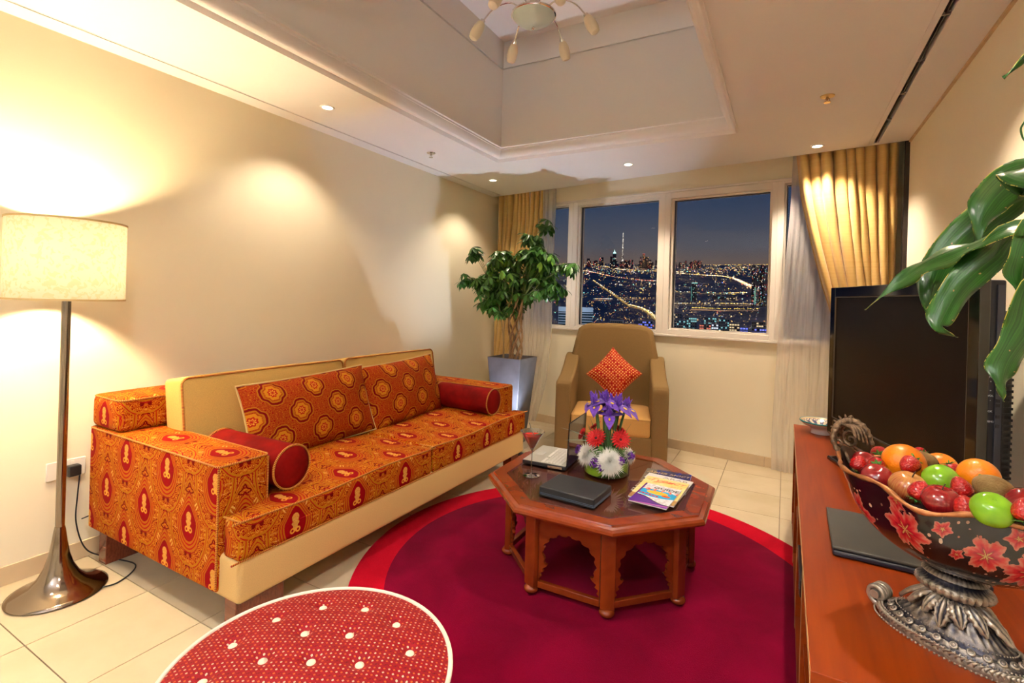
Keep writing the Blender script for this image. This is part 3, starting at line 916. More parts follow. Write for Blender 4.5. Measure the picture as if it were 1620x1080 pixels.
# arms
arms = [(SY0, SY0 + .215), (SY1 - .215, SY1)]
for y0, y1 in arms:
    hz = .245
    o = MB().softbox((2.945 - 1.89) / 2, (y1 - y0) / 2, hz, .016, 8, 3, (.006, .004, .006)).build('arm', M_PAISLEY, sofa, angle=180)
    at(o, -(2.945 + 1.89) / 2, (y0 + y1) / 2, .165 + hz)
    mb = MB()
    hx, hy = (2.945 - 1.89) / 2, (y1 - y0) / 2
    mb.tube(loop(hx - .001, hy - .001, hz - .004, .02), .004, 6, closed=True)
    for s_ in (1, -1): mb.tube([(hx - .003, s_ * (hy - .003), -hz + .01), (hx - .003, s_ * (hy - .003), hz - .01)], .004, 6)
    mb.build('piping', M_PIPE, o)
# back rail and headrest bolster behind the cushions
at(MB().softbox(.12, (SY1 - SY0) / 2 - .22, .24, .03, 6, 3).build('back_rail', M_PAISLEY, sofa, angle=180), -2.82, oy, .42)
for yy0, yy1 in ((SY0 + .004, SY0 + .56), (SY1 - .56, SY1 - .004)):
    o = MB().softbox(.135, (yy1 - yy0) / 2, .078, .03, 8, 3, (.004, .004, .006)).build('headrest', M_PAISLEY, sofa, angle=180)
    at(o, -2.81, (yy0 + yy1) / 2, .735)
    mb = MB(); mb.tube(loop(.132, (yy1 - yy0) / 2 - .004, .070, .03), .004, 6, closed=True); mb.build('piping', M_PIPE, o)
# seat cushions: wrap in front of the arms
mid = 2.318
def seat(y0, y1, nose):
    """T-shaped cushion; nose side reaches over the arm front"""
    hx, hy, hz = (2.70 - 1.765) / 2, (y1 - y0) / 2, .078
    cx = -(2.70 + 1.765) / 2
    def fn(v):
        # keep the rear part out of the arm
        X_ = cx + v.x; Y_ = (y0 + y1) / 2 + v.y
        k = 1.0
        z = v.z + (.006 * math.sin(v.y * 7) + .004 * math.sin(v.x * 11 + 1)) * (1 if v.z > 0 else 0)
        if X_ < -1.875:
            lim0 = SY0 + .220 if nose < 0 else None; lim1 = SY1 - .220 if nose > 0 else None
            if lim0 and Y_ < lim0: return (v.x, lim0 - (y0 + y1) / 2 + (Y_ - lim0) * .02, z)
            if lim1 and Y_ > lim1: return (v.x, lim1 - (y0 + y1) / 2 + (Y_ - lim1) * .02, z)
        return (v.x, v.y, z)
    o = MB().softbox(hx, hy, hz, .022, 26, 3, (.004, .003, .014), fn=fn).build('seat_cushion', M_PAISLEY, sofa, angle=180)
    at(o, cx, (y0 + y1) / 2, .387)
    mb = MB()
    e0, e1 = -hy + .006, hy - .006
    for z in (hz - .005, -hz + .005):
        a = bez([(-(1.875 + cx) - .0, e0 if nose > 0 else e0 + .0, z), (hx - .012, e0, z), (hx - .004, e0 + .012, z), (hx - .004, 0, z), (hx - .004, e1 - .012, z), (hx - .012, e1, z), (-(1.875 + cx), e1, z)], 6)
        if z < 0: a = a[10:-10]
        a = [(p.x, p.y, p.z + (.006 * math.sin(p.y * 7) + .004 * math.sin(p.x * 11 + 1)) * (1 if z > 0 else 0)) for p in a]
        mb.tube(a, .0042, 6)
    mb.build('piping', M_PIPE, o)
    return o
seat(SY0 + .012, mid - .003, -1); seat(mid + .003, SY1 - .0, 1)
# cream back cushions, leaning
for y0, y1, dz in ((1.33, 2.335, 0), (2.34, 3.28, .004)):
    hy = (y1 - y0) / 2
    o = MB().softbox(.075, hy, .225, .02, 8, 3, (.02, .004, .008)).build('back_cushion', M_CREAM, sofa, angle=180)
    at(o, -2.575, (y0 + y1) / 2, .672 + dz); o.rotation_euler = (0, R(-9), 0)
    P = [(.0738, y, z) for y, z in [(p[0], p[1]) for p in loop(hy - .006, .222, 0, .035)]]
    mb = MB(); mb.tube(P, .0055, 6, closed=True); mb.build('piping', M_PIPE, o)

# throw pillows
def pillow(wd, ht, th, mat, pinch=.04, n=22, thick_pow=.55, wob=.004, seed=0):
    mb = MB()
    for sg in (1, -1):
        def fn(a, b):
            u, v = a * 2 - 1, b * 2 - 1
            e_ = (1 - abs(u) ** 2.6) * (1 - abs(v) ** 2.6)
            t_ = th / 2 * max(0, e_) ** thick_pow
            px = u * wd / 2 * (1 - pinch * (1 - v * v)); pz = v * ht / 2 * (1 - pinch * (1 - u * u))
            wv = wob * math.sin(u * 6 + seed) * math.sin(v * 5 + seed * 2) * e_
            return (px, -sg * (t_ + wv), pz)
        mb.grid(fn, n, n, uvf=lambda a, b: (a * wd + seed * .37, b * ht + seed * .21))
    return mb
def pillow_edge(wd, ht, pinch=.04, n=14):
    P = []
    for k in range(4 * n):
        s_, f = divmod(k, n); f = f / n * 2 - 1
        u, v = ((f, -1), (1, f), (-f, 1), (-1, -f))[s_]
        P.append((u * wd / 2 * (1 - pinch * (1 - v * v)), 0, v * ht / 2 * (1 - pinch * (1 - u * u))))
    return P
def throw(name, label, loc, rot, wd, ht, th, mat, pipemat, seed, group=None, pinch=.04, cat='cushion', pr=.005):
    t = thing(name, label, cat, loc, 0, group, rot)
    pillow(wd, ht, th, mat, pinch, seed=seed).build('cover', mat, t, angle=180)
    MB().tube(pillow_edge(wd, ht, pinch), pr, 6, closed=True).build('piping', pipemat, t)
    return t
M_CORD = plain('pale_gold_cord', (.62, .42, .15), .6)
# pillow local: front faces -y, so rotate +90deg about z to face +x
Rm = Matrix.Rotation
def eul(*ms):
    M = Matrix.Identity(4)
    for m in ms: M = M @ m
    return M.to_euler()
throw('throw_cushion', 'large orange-red damask cushion leaning nearer the lamp on the sofa', (-2.345, 1.955, .665), eul(Rm(R(88.5), 4, 'Z'), Rm(R(-18), 4, 'X'), Rm(R(-2), 4, 'Y')), .84, .42, .20, M_DAMASK, M_CORD, 1.3)
throw('throw_cushion', 'orange-red damask cushion leaning on the farther half of the sofa back', (-2.36, 2.735, .668), eul(Rm(R(92), 4, 'Z'), Rm(R(-16), 4, 'X'), Rm(R(-2), 4, 'Y')), .80, .43, .19, M_DAMASK, M_CORD, 4.1)
def bolster(label, loc, rz, L=.50, r=.094):
    t = thing('bolster_cushion', label, 'cushion', loc, rz)
    b = MB(); b.lathe([(.0001, -L / 2 - .004), (r * .6, -L / 2 - .004), (r * .93, -L / 2), (r, -L / 2 + .010), (r * 1.004, -L / 4), (r * .998, 0), (r * 1.004, L / 4), (r, L / 2 - .010), (r * .93, L / 2), (r * .6, L / 2 + .004), (.0001, L / 2 + .006)], 48)
    o = b.build('cover', M_VELVET, t, angle=60); o.rotation_euler = (0, R(90), 0)
    for s_ in (1, -1): MB().tube([(s_ * (L / 2 - .003), (r + .001) * math.cos(a), (r + .001) * math.sin(a)) for a in [2 * PI * i / 48 for i in range(48)]], .0048, 6, closed=True).build('piping', M_PIPE, t)
    return t
bolster('dark red velvet bolster lying against the near sofa arm', (-2.14, 1.462, .564), R(2))
bolster('dark red velvet bolster lying against the far sofa arm beside the planter', (-2.12, 3.178, .572), R(-2))

# ------------------------------------------------------------------ ottoman
OC = (-.985, .835); OR_ = .335; OZ = .42
M_OTTO = dots('red_dotted_fabric', '880415', 'ccae90', 'b4561a', .0118, .22, '6c040e')
ott = thing('ottoman', 'round red dotted button-tufted ottoman with white piping in the foreground', 'ottoman', (*OC, 0), R(28))
btn = []
for i, (n_, r_) in enumerate(((1, 0), (6, .118), (12, .235))):
    for k in range(n_):
        a = 2 * PI * k / n_ + (.26 if i == 2 else .0); btn.append((r_ * math.cos(a), r_ * math.sin(a)))
def topz(x, y):
    r2 = math.hypot(x, y) / OR_
    z = .030 * (1 - r2 ** 2.6)
    for bx, by in btn:
        d2 = (x - bx) ** 2 + (y - by) ** 2
        z -= .014 * math.exp(-d2 / .00035) + .004 * math.exp(-d2 / .0016)
    return z
def otop(a, b):
    r = b * OR_; x, y = r * math.cos(a * 2 * PI), r * math.sin(a * 2 * PI)
    return (x, y, OZ + topz(x, y) if b < 1 else OZ)
nb = MB(); nb.grid(otop, 120, 48, uvf=lambda a, b: (b * OR_ * math.cos(a * 2 * PI), b * OR_ * math.sin(a * 2 * PI)))
nb.build('tufted_top', M_OTTO, ott, angle=180)
def oside(a, b):
    r = OR_ - .002 - .012 * b ** 2 + .006 * math.sin(PI * b); return (r * math.cos(a * 2 * PI), r * math.sin(a * 2 * PI), OZ - b * (OZ - .05))
MB().grid(oside, 96, 12, uvf=lambda a, b: (a * 2 * PI * OR_, b * .4)).build('side_panel', M_OTTO, ott, angle=180)
MB().lathe([(.0001, .05), (OR_ - .016, .05), (OR_ - .02, .055), (.0001, .056)], 48).build('underside', M_BLACK, ott)
MB().tube([((OR_ + .001) * math.cos(a), (OR_ + .001) * math.sin(a), OZ) for a in [2 * PI * i / 96 for i in range(96)]], .0062, 8, closed=True).build('piping', plain('white_cord', (.80, .72, .60), .7), ott)
bt0 = None
for bx, by in btn:
    z = OZ + topz(bx, by) + .004
    if bt0 is None:
        bt0 = MB().sphere((0, 0, 0), (.0115, .0115, .006), 14, 8).build('button', plain('cream_button_cloth', (.80, .70, .52), .7, bs=.4, bscale=600, bd=.0005), ott); bt0.location = (bx, by, z)
    else: inst(bt0, (bx, by, z), ott)
for k in range(4):
    a = PI / 4 + k * PI / 2
    MB().lathe([(.014, 0), (.022, .05)], 16).build('leg', M_RWOOD, ott).location = (.24 * math.cos(a), .24 * math.sin(a), 0)

# ------------------------------------------------------------------ armchair
M_TAN = plain('tan_woven_upholstery', (.225, .138, .052), .85, .08, 260, bs=.35, bscale=420, bd=.001, spec=.15)
M_SEATC = plain('golden_seat_cloth', (.60, .34, .10), .85, .06, 260, bs=.3, bscale=420, bd=.001)
AC = (-1.215, 3.92)
arm_ = thing('armchair', 'tan upholstered armchair with high sloping back in front of the window', 'armchair', (*AC, 0), R(15.5))
# local: front is -y, x right
AW = .435
for s_ in (-1, 1):
    # side profile in (y,z), extruded over x
    prof = [(-.15, .10), (.60, .10), (.62, .45), (.60, .80), (.54, .865), (.44, .845), (.30, .785), (.10, .725), (-.06, .705), (-.125, .695), (-.148, .66)]
    b = MB(); n = len(prof)
    x0, x1 = (AW - .125, AW) if s_ > 0 else (-AW, -AW + .125)
    b.add([(x0, p[0], p[1]) for p in prof] + [(x1, p[0], p[1]) for p in prof], [tuple(range(n)), tuple(range(n, 2 * n))[::-1]] + [(i, n + i, n + (i + 1) % n, (i + 1) % n) for i in range(n)])
    b.build('arm', M_TAN, arm_, bevel=.052, seg=5, angle=60)
# back: outline in (x,z), leaning back
ol = [(-.37, .12), (.37, .12), (.40, .60), (.405, .78), (.375, .90), (.352, 1.02), (.335, 1.085), (.30, 1.125), (.22, 1.142), (0, 1.148), (-.22, 1.142), (-.30, 1.125), (-.335, 1.085), (-.352, 1.02), (-.375, .90), (-.405, .78), (-.40, .60)]
def lean(z): return .34 + max(0, z - .3) * .20
b = MB(); n = len(ol)
b.add([(p[0], lean(p[1]), p[1]) for p in ol] + [(p[0] * .97, lean(p[1]) + .17 - .03 * (p[1] > 1), p[1] - .01) for p in ol], [tuple(range(n)), tuple(range(n, 2 * n))[::-1]] + [(i, n + i, n + (i + 1) % n, (i + 1) % n) for i in range(n)])
b.build('backrest', M_TAN, arm_, bevel=.045, seg=5, angle=60)
MB().softbox(.33, .28, .10, .02, 4).build('seat_base', M_TAN, arm_, angle=180).location = (0, .14, .205)
def seatf(v):
    # rounded front corners and crown
    z = v.z + (.028 * (1 - (v.x / .305) ** 2) * (1 - ((v.y) / .27) ** 2) if v.z > 0 else 0)
    return (v.x, v.y, z)
o = MB().softbox(.305, .27, .072, .022, 12, 3, (.0, .006, .02), fn=seatf).build('seat_cushion', M_SEATC, arm_, angle=180); o.location = (0, .118, .372)
mb = MB(); mb.tube(loop(.302, .270, .064, .02), .004, 6, closed=True); mb.build('piping', M_SEATC, o)
for x, y in ((-.37, -.09), (.37, -.09), (-.36, .52), (.36, .52)):
    MB().lathe([(.016, 0), (.026, .11)], 4, ph=PI / 4).build('leg', M_RWOOD, arm_, smooth=False).location = (x, y, 0)
# orange cushion on the chair, standing on its corner
M_ORC = dots('orange_grid_silk', 'b82006', 'e8b050', 'f0cc78', .021, .26, '8c1404')
th = Vector(AC) ; c_, s2 = math.cos(R(15.5)), math.sin(R(15.5))
lx, ly = .01, .235
t = throw('throw_cushion', 'small orange-red silk cushion standing on its corner on the armchair', (AC[0] + lx * c_ - ly * s2, AC[1] + lx * s2 + ly * c_, .725),
      eul(Rm(R(15.5), 4, 'Z'), Rm(R(-17), 4, 'X'), Rm(R(2), 4, 'Y'), Matrix.Scale(.80, 4, (0, 0, 1)), Rm(R(45), 4, 'Y')), .33, .33, .13, M_ORC, plain('orange_cord', (.50, .07, .012), .6), 2.0, pinch=.09, pr=.004)
t.scale = (1, 1, 1)

# ------------------------------------------------------------------ octagonal coffee table
TC = (-.81, 2.455)
tab = thing('coffee_table', 'octagonal cherry wood coffee table with glass top and scalloped arch panels', 'coffee table', (*TC, .016), R(1.5))
O8 = PI / 8; k8 = 1 / math.cos(O8)
TZ = .418
# moulded top frame: outer apothem .53, inner .445
prof = [(.440, TZ - .012), (.440, TZ - .001), (.500, TZ), (.503, TZ - .006), (.512, TZ - .008), (.520, TZ - .010), (.529, TZ - .018), (.531, TZ - .028), (.526, TZ - .036), (.515, TZ - .040), (.50, TZ - .044), (.440, TZ - .044)]
MB().lathe([(r * k8, z) for r, z in prof], 8, closed=True, ph=O8).build('top_frame', M_TABLE, tab, angle=25)
for k in range(4):   # mitred inner boards
    a0 = -O8 + k * PI / 2; pts = [(0, 0)]
    for a in (a0 + .0, a0 + PI / 4, a0 + PI / 2): pts.append((.44 * k8 * .9995 * math.cos(a), .44 * k8 * .9995 * math.sin(a)))
    c = (sum(p[0] for p in pts) / 4, sum(p[1] for p in pts) / 4)
    pts = [(p[0] + (c[0] - p[0]) * .004, p[1] + (c[1] - p[1]) * .004) for p in pts]
    MB().prism(pts, TZ - .03, TZ - .0085).build('top_board', wood('top_board_wood', (.14, .036, .018), (.21, .055, .028), .3, (5, 30, 30)), tab, smooth=False)
def table_glass():
    m, nt, b = newmat('table_glass'); setp(b, .02, trans=0, ior=1.52)
    return glassy('table_glass_sheet', (.90, .88, .86), 0, 1.6)
gl = table_glass()
MB().lathe([(.0001, TZ - .007), (.438 * k8, TZ - .007), (.438 * k8, TZ - .0015), (.430 * k8, TZ - .0003), (.0001, TZ - .0003)], 8, ph=O8).build('glass_sheet', gl, tab, smooth=False)
BA = .428        # base apothem
vert8 = [(BA * k8 * math.cos(O8 + k * PI / 4), BA * k8 * math.sin(O8 + k * PI / 4)) for k in range(8)]
post = MB()
side = 2 * BA * math.tan(O8)
# pentagon post straddling a corner
leg0 = foot0 = pan0 = rail0 = None
def panel():
    hw = side / 2 - .022; z0, z1 = .055, TZ - .045
    pts = [(-hw, z0), (-hw, z1), (hw, z1), (hw, z0)]
    # scalloped opening, traversed right to left
    L = []
    cz, rr = .190, .114
    arcs = 11
    for i in range(arcs):
        a = -.42 + (PI + .84) * i / (arcs - 1)
        cx, cy = rr * 1.0 * math.cos(a), cz + rr * .80 * math.sin(a)
        for q in range(5):
            b2 = a - PI / 2 + PI * (q + .5) / 5
            L.append((cx + .0125 * math.cos(b2), cy + .0125 * math.sin(b2)))
    lo = [(.138, z0), (.140, .072), (.128, .082), (.136, .096), (.118, .106), (.126, .118), (.106, .130), (.098, .142)]
    R_ = lo; Lft = [(-x, z) for x, z in reversed(lo)]
    inner = R_ + L + Lft
    mb = MB(); zc = .19; O = []
    for x, z in inner:
        if abs(x) * (z1 - zc) >= (z - zc) * hw: O.append(((hw if x > 0 else -hw), z, 0))
        else: O.append((x * (z1 - zc) / (z - zc), z1, 1))
    vs = []; n_ = len(inner)
    for (x, z), (X_, Z_, q) in zip(inner, O):
        for yy in (-.007, .007): vs += [(x, yy, z), (X_, yy, Z_)]
    fs = []
    for i in range(n_ - 1):
        a = i * 4; b = a + 4
        fs += [(a, b, b + 1, a + 1), (a + 2, a + 3, b + 3, b + 2), (a, a + 2, b + 2, b)]
        if O[i][2] != O[i + 1][2]:
            sx1 = 1 if inner[i][0] > 0 else -1; k = len(vs); vs += [(sx1 * hw, -.007, z1), (sx1 * hw, .007, z1)]
            fs += [(a + 1, b + 1, k), (a + 3, k + 1, b + 3)]
    mb.add(vs, fs)
    # bevelled raised triangles framing the top
    return mb
for k in range(8):
    a = O8 + k * PI / 4; x, y = vert8[k]
    if leg0 is None:
        leg0 = MB().prism([(-.030, -.022), (-.012, -.034), (.010, -.030), (.012, 0), (.010, .030), (-.012, .034), (-.030, .022)], .035, TZ - .042).build('leg', M_TABLE, tab, bevel=.002)
        foot0 = MB().sphere((0, 0, .0195), (.034, .034, .0205), 18, 10).build('foot', M_TABLE, tab)
        leg0.location = (x, y, 0); leg0.rotation_euler = (0, 0, a); foot0.location = (x * .985, y * .985, 0)
    else:
        inst(leg0, (x, y, 0), tab, (0, 0, a)); inst(foot0, (x * .985, y * .985, 0), tab)
    am = (k + 1) * PI / 4; mx, my = (BA - .012) * math.cos(am), (BA - .012) * math.sin(am)
    if pan0 is None:
        pan0 = panel().build('arch_panel', M_TABLE, tab, smooth=False)
        rail0 = MB().box((-side / 2 + .02, -.010, .030), (side / 2 - .02, .012, .058)).build('rail', M_TABLE, tab, bevel=.002)
        pan0.location = (mx, my, 0); pan0.rotation_euler = (0, 0, am + PI / 2); rail0.location = (mx, my, 0); rail0.rotation_euler = (0, 0, am + PI / 2)
    else:
        inst(pan0, (mx, my, 0), tab, (0, 0, am + PI / 2)); inst(rail0, (mx, my, 0), tab, (0, 0, am + PI / 2))
TT = .016 + TZ     # top surface z

# ---- things on the table
# laptop: opens towards the sofa (-x)
lap = thing('laptop', 'open silver laptop with black lid at the back left of the table', 'laptop', (-1.005, 2.60, TT), R(94))
# local: x along the hinge (width .33), -> local y is toward front of base ; hinge at y=0, base extends to +y (world -x)
MB().softbox(.155, .125, .010, .005, 3).build('base', M_BLACK, lap, angle=180).location = (0, .125, .014)
M_SILV = plain('silver_palmrest', (.52, .50, .44), .3, .04, metal=.3)
MB().box((-.152, .002, .0242), (.152, .246, .0252)).build('keyboard_deck', M_SILV, lap, smooth=False)
MB().box((-.035, .175, .0252), (.035, .222, .0258)).build('touchpad', plain('touchpad_grey', (.60, .58, .52), .25), lap, smooth=False)
key0 = None
for r_ in range(6):
    off = (0, .004, .008, .012, .004, 0)[r_]
    for c in range(14):
        p = (-.137 + c * .0198 + off * .6, .036 + r_ * .0195, .0265)
        if r_ == 5 and 3 < c < 9:
            continue
        if key0 is None:
            key0 = MB().box((-.0085, -.0082, -.0015), (.0085, .0082, .0015)).build('key', plain('white_keycap', (.80, .78, .74), .4), lap, smooth=False); key0.location = p
        else: inst(key0, p, lap)
MB().box((-.05, .1253, .025), (.05, .1417, .028)).build('space_bar', plain('white_keycap', (.8, .78, .74), .4), lap, smooth=False)
ML = Matrix.Translation((0, -.002, .022)) @ Rm(R(2), 4, 'X')
MB().box((-.157, -.008, 0), (.157, -.001, .235), ML).build('lid', M_GLOSSB, lap, bevel=.003)
b = MB(); b.box((-.146, -.0011, .016), (.146, -.0002, .222), ML); b.build('screen', plain('glossy_dark_screen', (.030, .022, .016), .035, .02, coat=1.0), lap, smooth=False)
MB().tube([(-.12, 0, .020), (.12, 0, .020)], .008, 10).build('hinge', M_BLACK, lap)
MB().box((-.1575, .02, .006), (-.1548, .10, .018)).build('side_ports', M_STEEL, lap, smooth=False)

# martini glass
t = thing('cocktail_glass', 'stemmed martini glass filled with a red drink, left on the table', 'glass', (-1.118, 2.292, TT))
M_CRYS = glassy('crystal', (.72, .75, .80), .05, 8.0)
gp = [(.0001, .0005), (.040, .0005), (.042, .002), (.030, .004), (.010, .008), (.0042, .016), (.0036, .06), (.0036, .11), (.0048, .128), (.010, .140), (.0635, .228), (.0625, .2285), (.0095, .1425), (.0001, .1385)]
MB().lathe(gp, 48).build('glass', M_CRYS, t, angle=60)
M_DRINK, nt, b = newmat('red_cocktail'); setp(b, .08, trans=0, ior=1.33); b.inputs['Base Color'].default_value = (.75, .035, .012, 1); b.inputs['Subsurface Weight'].default_value = .6; b.inputs['Subsurface Scale'].default_value = .03; b.inputs['Subsurface Radius'].default_value = (1, .1, .05)
b.inputs['Emission Strength'].default_value = 0
MB().lathe([(.0001, .1400), (.0088, .1435), (.0490, .2085), (.0001, .2085)], 40).build('drink', M_DRINK, t, angle=50)
MB().tube([(.02, .0, .19), (-.012, .012, .228), (-.03, .02, .262)], .0022, 8).build('straw', plain('grey_green_straw', (.12, .13, .10), .4), t)
lf = MB(); lf.grid(lambda a, b: (.016 + a * .028, .004 + (b - .5) * .016 * math.sin(PI * a) , .2105 + .010 * a + .003 * math.sin(6 * b)), 8, 4); lf.build('mint_leaf', plain('mint_green', (.06, .22, .05), .5), t, solid=.0008)

# leather box
t = thing('leather_box', 'black stitched leather box lying flat on the glass table top', 'box', (-.832, 2.178, TT), R(-3.5))
MB().box((-.136, -.104, .001), (.136, .104, .044)).build('lid', M_LEATHER, t, bevel=.006, seg=3)
MB().box((-.133, -.101, .0), (.133, .101, .0012)).build('bottom', M_BLACK, t, smooth=False)
st = MB()
for z in (.010, .016):
    st.tube([(-.1363, -.1043, z), (.1363, -.1043, z)], .0007, 5); st.tube([(.1363, -.1043, z), (.1363, .1043, z)], .0007, 5)
st.build('stitching', plain('grey_blue_thread', (.10, .16, .26), .5), t)

# magazines
def magazine(name, label, loc, rz, wd, ht, th, cover, fn=None):
    t = thing(name, label, 'magazine', loc, rz, 'magazines stacked on the coffee table')
    MB().box((-wd / 2, -ht / 2, 0), (wd / 2, ht / 2, th - .0006)).build('pages', plain('magazine_pages', (.74, .74, .76), .5), t, smooth=False)
    MB().box((-wd / 2 - .0004, -ht / 2 - .0004, th - .0006), (wd / 2 + .0004, ht / 2 + .0004, th)).build('cover', cover, t, smooth=False)
    if fn: fn(t, th)
    return t
def cover_mat(name, f):
    m, nt, b = newmat(name); setp(b, .22, spec=.5)
    tcn = nt.nodes.new('ShaderNodeTexCoord'); s = nt.nodes.new('ShaderNodeSeparateXYZ'); nt.links.new(tcn.outputs['Object'], s.inputs[0])
    nt.links.new(f(nt, X(nt, s.outputs[0]), X(nt, s.outputs[1])), b.inputs['Base Color']); return m
def T2(x, y, z): return Matrix.Translation((x, y, z))
z = TT
def f_blue(nt, x, y):
    n = X(nt, noise(nt, comb(nt, x, y, 0), 30, 3))
    c = mixc(nt, n.gt(.55), '121a52', '1e2c78')
    c = mixc(nt, (x + n * .05).lt(-.03) , c, '6c6258')
    return mixc(nt, y.lt(.05) * n.gt(.45), c, '7a6a58')
def f1(t, th):
    text('title_lettering', 'Авиа мост', .040, plain('gold_ink', (.50, .33, .10), .3), t, T2(0, .095, th), shear=.35, sx=1.05)
magazine('magazine', 'blue covered magazine with gold script title, bottom of the pile', (-.513, 2.600, z), R(3.5), .226, .288, .006, cover_mat('blue_cover', f_blue), f1); z += .0062
def f_pale(nt, x, y):
    n = X(nt, noise(nt, comb(nt, x, y, 3), 55, 3)); m_ = y.gt(.055)
    c = ramp(nt, n, [(.35, '2a2420'), (.5, '8a6a50'), (.6, 'b8b0a8'), (.7, '5a4038')])
    return mixc(nt, m_, c, 'd9d6d2')
def f2(t, th): text('title_lettering', 'ARAB', .036, plain('olive_ink', (.20, .13, .04), .4), t, T2(.030, .112, th), sx=1.35)
magazine('magazine', 'white-headed magazine titled ARAB, second from the bottom of the pile', (-.503, 2.500, z), R(-4), .222, .285, .005, cover_mat('pale_cover', f_pale), f2); z += .0052
def f_yel(nt, x, y):
    n = X(nt, noise(nt, comb(nt, x, y, 5), 14, 4))
    c = ramp(nt, n, [(.3, 'f0cd74'), (.6, 'f2dc9c'), (.7, 'd9a850')])
    return mixc(nt, y.lt(-.10), c, 'b08a54')
def f3(t, th):
    text('title_lettering', 'Турист', .050, plain('red_ink', (.75, .06, .015), .3), t, T2(-.0, .118, th), shear=.4, bold=.0006, sx=1.0)
    text('year_lettering', '2013', .024, plain('orange_ink', (.70, .25, .05), .3), t, T2(.060, .070, th), sx=1.2)
    text('subtitle_lettering', 'Эмираты', .012, plain('brown_ink', (.25, .12, .04), .3), t, T2(-.065, .070, th)) if False else None
magazine('magazine', 'yellow travel magazine with red title, under the topmost one', (-.501, 2.420, z), R(-2.5), .205, .318, .006, cover_mat('yellow_cover', f_yel), f3); z += .0062
def f_guide(nt, x, y):
    y = y * .76
    n = X(nt, noise(nt, comb(nt, x, y, 5), 60, 3)); wv = (x * 30).sin() * .012
    c = mixc(nt, n.gt(.5), 'cfc9cf', 'e6e2e6')
    el = (x * x * 120 + (y - .012) * (y - .012) * 900)
    c = mixc(nt, el.lt(1.25), c, '2a9fd6')
    c = mixc(nt, (x * x * 420 + (y - .02) * (y - .02) * 3600).lt(1), c, 'e8b83a')
    c = mixc(nt, ((x - .045) * (x - .045) * 2600 + (y - .004) * (y - .004) * 14000).lt(1), c, 'd9581e')
    c = mixc(nt, (y + .012 + x * .15).abs().lt(.0045) * (x * 60).fract().gt(.2) * x.lt(.02), c, 'c81e3c')
    c = mixc(nt, (y - .045).abs().lt(.010) * ((x + n * .05) * 30).fract().lt(.45), c, 'e0705c')
    c = mixc(nt, (y + wv + x * .2).lt(-.052), c, '5a2f8c')
    c = mixc(nt, (y + wv + x * .2).between(-.052, -.047), c, '202030')
    c = mixc(nt, (y - x * .12).lt(-.088), c, 'b45ab0')
    c = mixc(nt, (y - x * .12).lt(-.096), c, '7a3aa0')
    return mixc(nt, x.lt(-.076) * y.gt(-.05), c, '5a2f7c')
def f4(t, th):
    text('title_lettering', 'GUIDE', .040, plain('black_ink', (.02, .02, .02), .3), t, T2(.024, .090, th), bold=.0010, sx=1.0)
magazine('magazine', 'small colourful guide magazine with blue oval, on top of the pile', (-.500, 2.328, z), R(-4), .168, .258, .005, cover_mat('guide_cover', f_guide), f4)

# ---- flower arrangement
fa = thing('flower_arrangement', 'iris, red gerbera and white chrysanthemum arrangement in a low round glass vase', 'flowers', (-.805, 2.545, TT))
MB().lathe([(.0001, .0), (.112, .0), (.120, .006), (.121, .088), (.117, .088), (.116, .008), (.0001, .006)], 56).build('glass_vase', glassy('vase_glass', (.92, .97, .92), 0, 1.3), fa, angle=60)
def leafwrap():
    m, nt, b = newmat('wrapped_leaf_green'); setp(b, .3, coat=.3)
    u, v = uvx(nt)
    s = v + (u * 6.283 * 2).sin() * .12
    c = mixc(nt, s.between(.42, .66), (.012, .085, .008), (.30, .46, .03))
    nt.links.new(c, b.inputs['Base Color']); return m
MB().lathe([(.0001, .008), (.108, .008), (.113, .012), (.113, .070), (.108, .076), (.0001, .078)], 56).build('wrapped_leaf', leafwrap(), fa, angle=60)
M_STEM = plain('stem_green', (.07, .17, .055), .45, .2, 20)
M_FERN = plain('fern_green', (.10, .26, .04), .6, .3, 30)
M_PURP = plain('iris_purple', (.115, .030, .42), .5, .3, 60, sheen=.2)
M_YEL = plain('iris_yellow', (.85, .55, .02), .5)
M_STAT = plain('statice_purple', (.16, .03, .36), .7, .35, 80)
M_RED = plain('gerbera_red', (.52, .006, .010), .55, .2, 60)
M_DKR = plain('gerbera_centre', (.06, .004, .006), .8)
M_MUM = plain('chrysanthemum_white', (.80, .80, .76), .55, .05, 40)
def petal(mb, M, L, wd, bend, cup=.2, mi=0, nu=4, nv=6, tip=.5, drop=0):
    def fn(a, b):
        s_ = (a * 2 - 1)
        prof = math.sin(PI * min(1, b ** tip * .98 + .02)) if b > 0 else .05
        prof = max(.12, prof) if b < 1 else .02
        x = s_ * wd / 2 * prof
        an = bend * b
        r = L * b
        y = r * math.cos(an * .6); z = r * math.sin(an * .6) - drop * b * b
        return (x, y, z + cup * abs(s_) ** 2 * wd * prof)
    mb.grid(fn, nu, nv, M, mi)
rr = random.Random(11)
iris_pos = []
for k in range(12):
    a = k * 2.39; r_ = .018 + .066 * math.sqrt(k / 12)
    iris_pos.append((r_ * 1.25 * math.cos(a), r_ * math.sin(a), .385 + rr.uniform(-.02, .03) - (.02 if k > 7 else 0)))
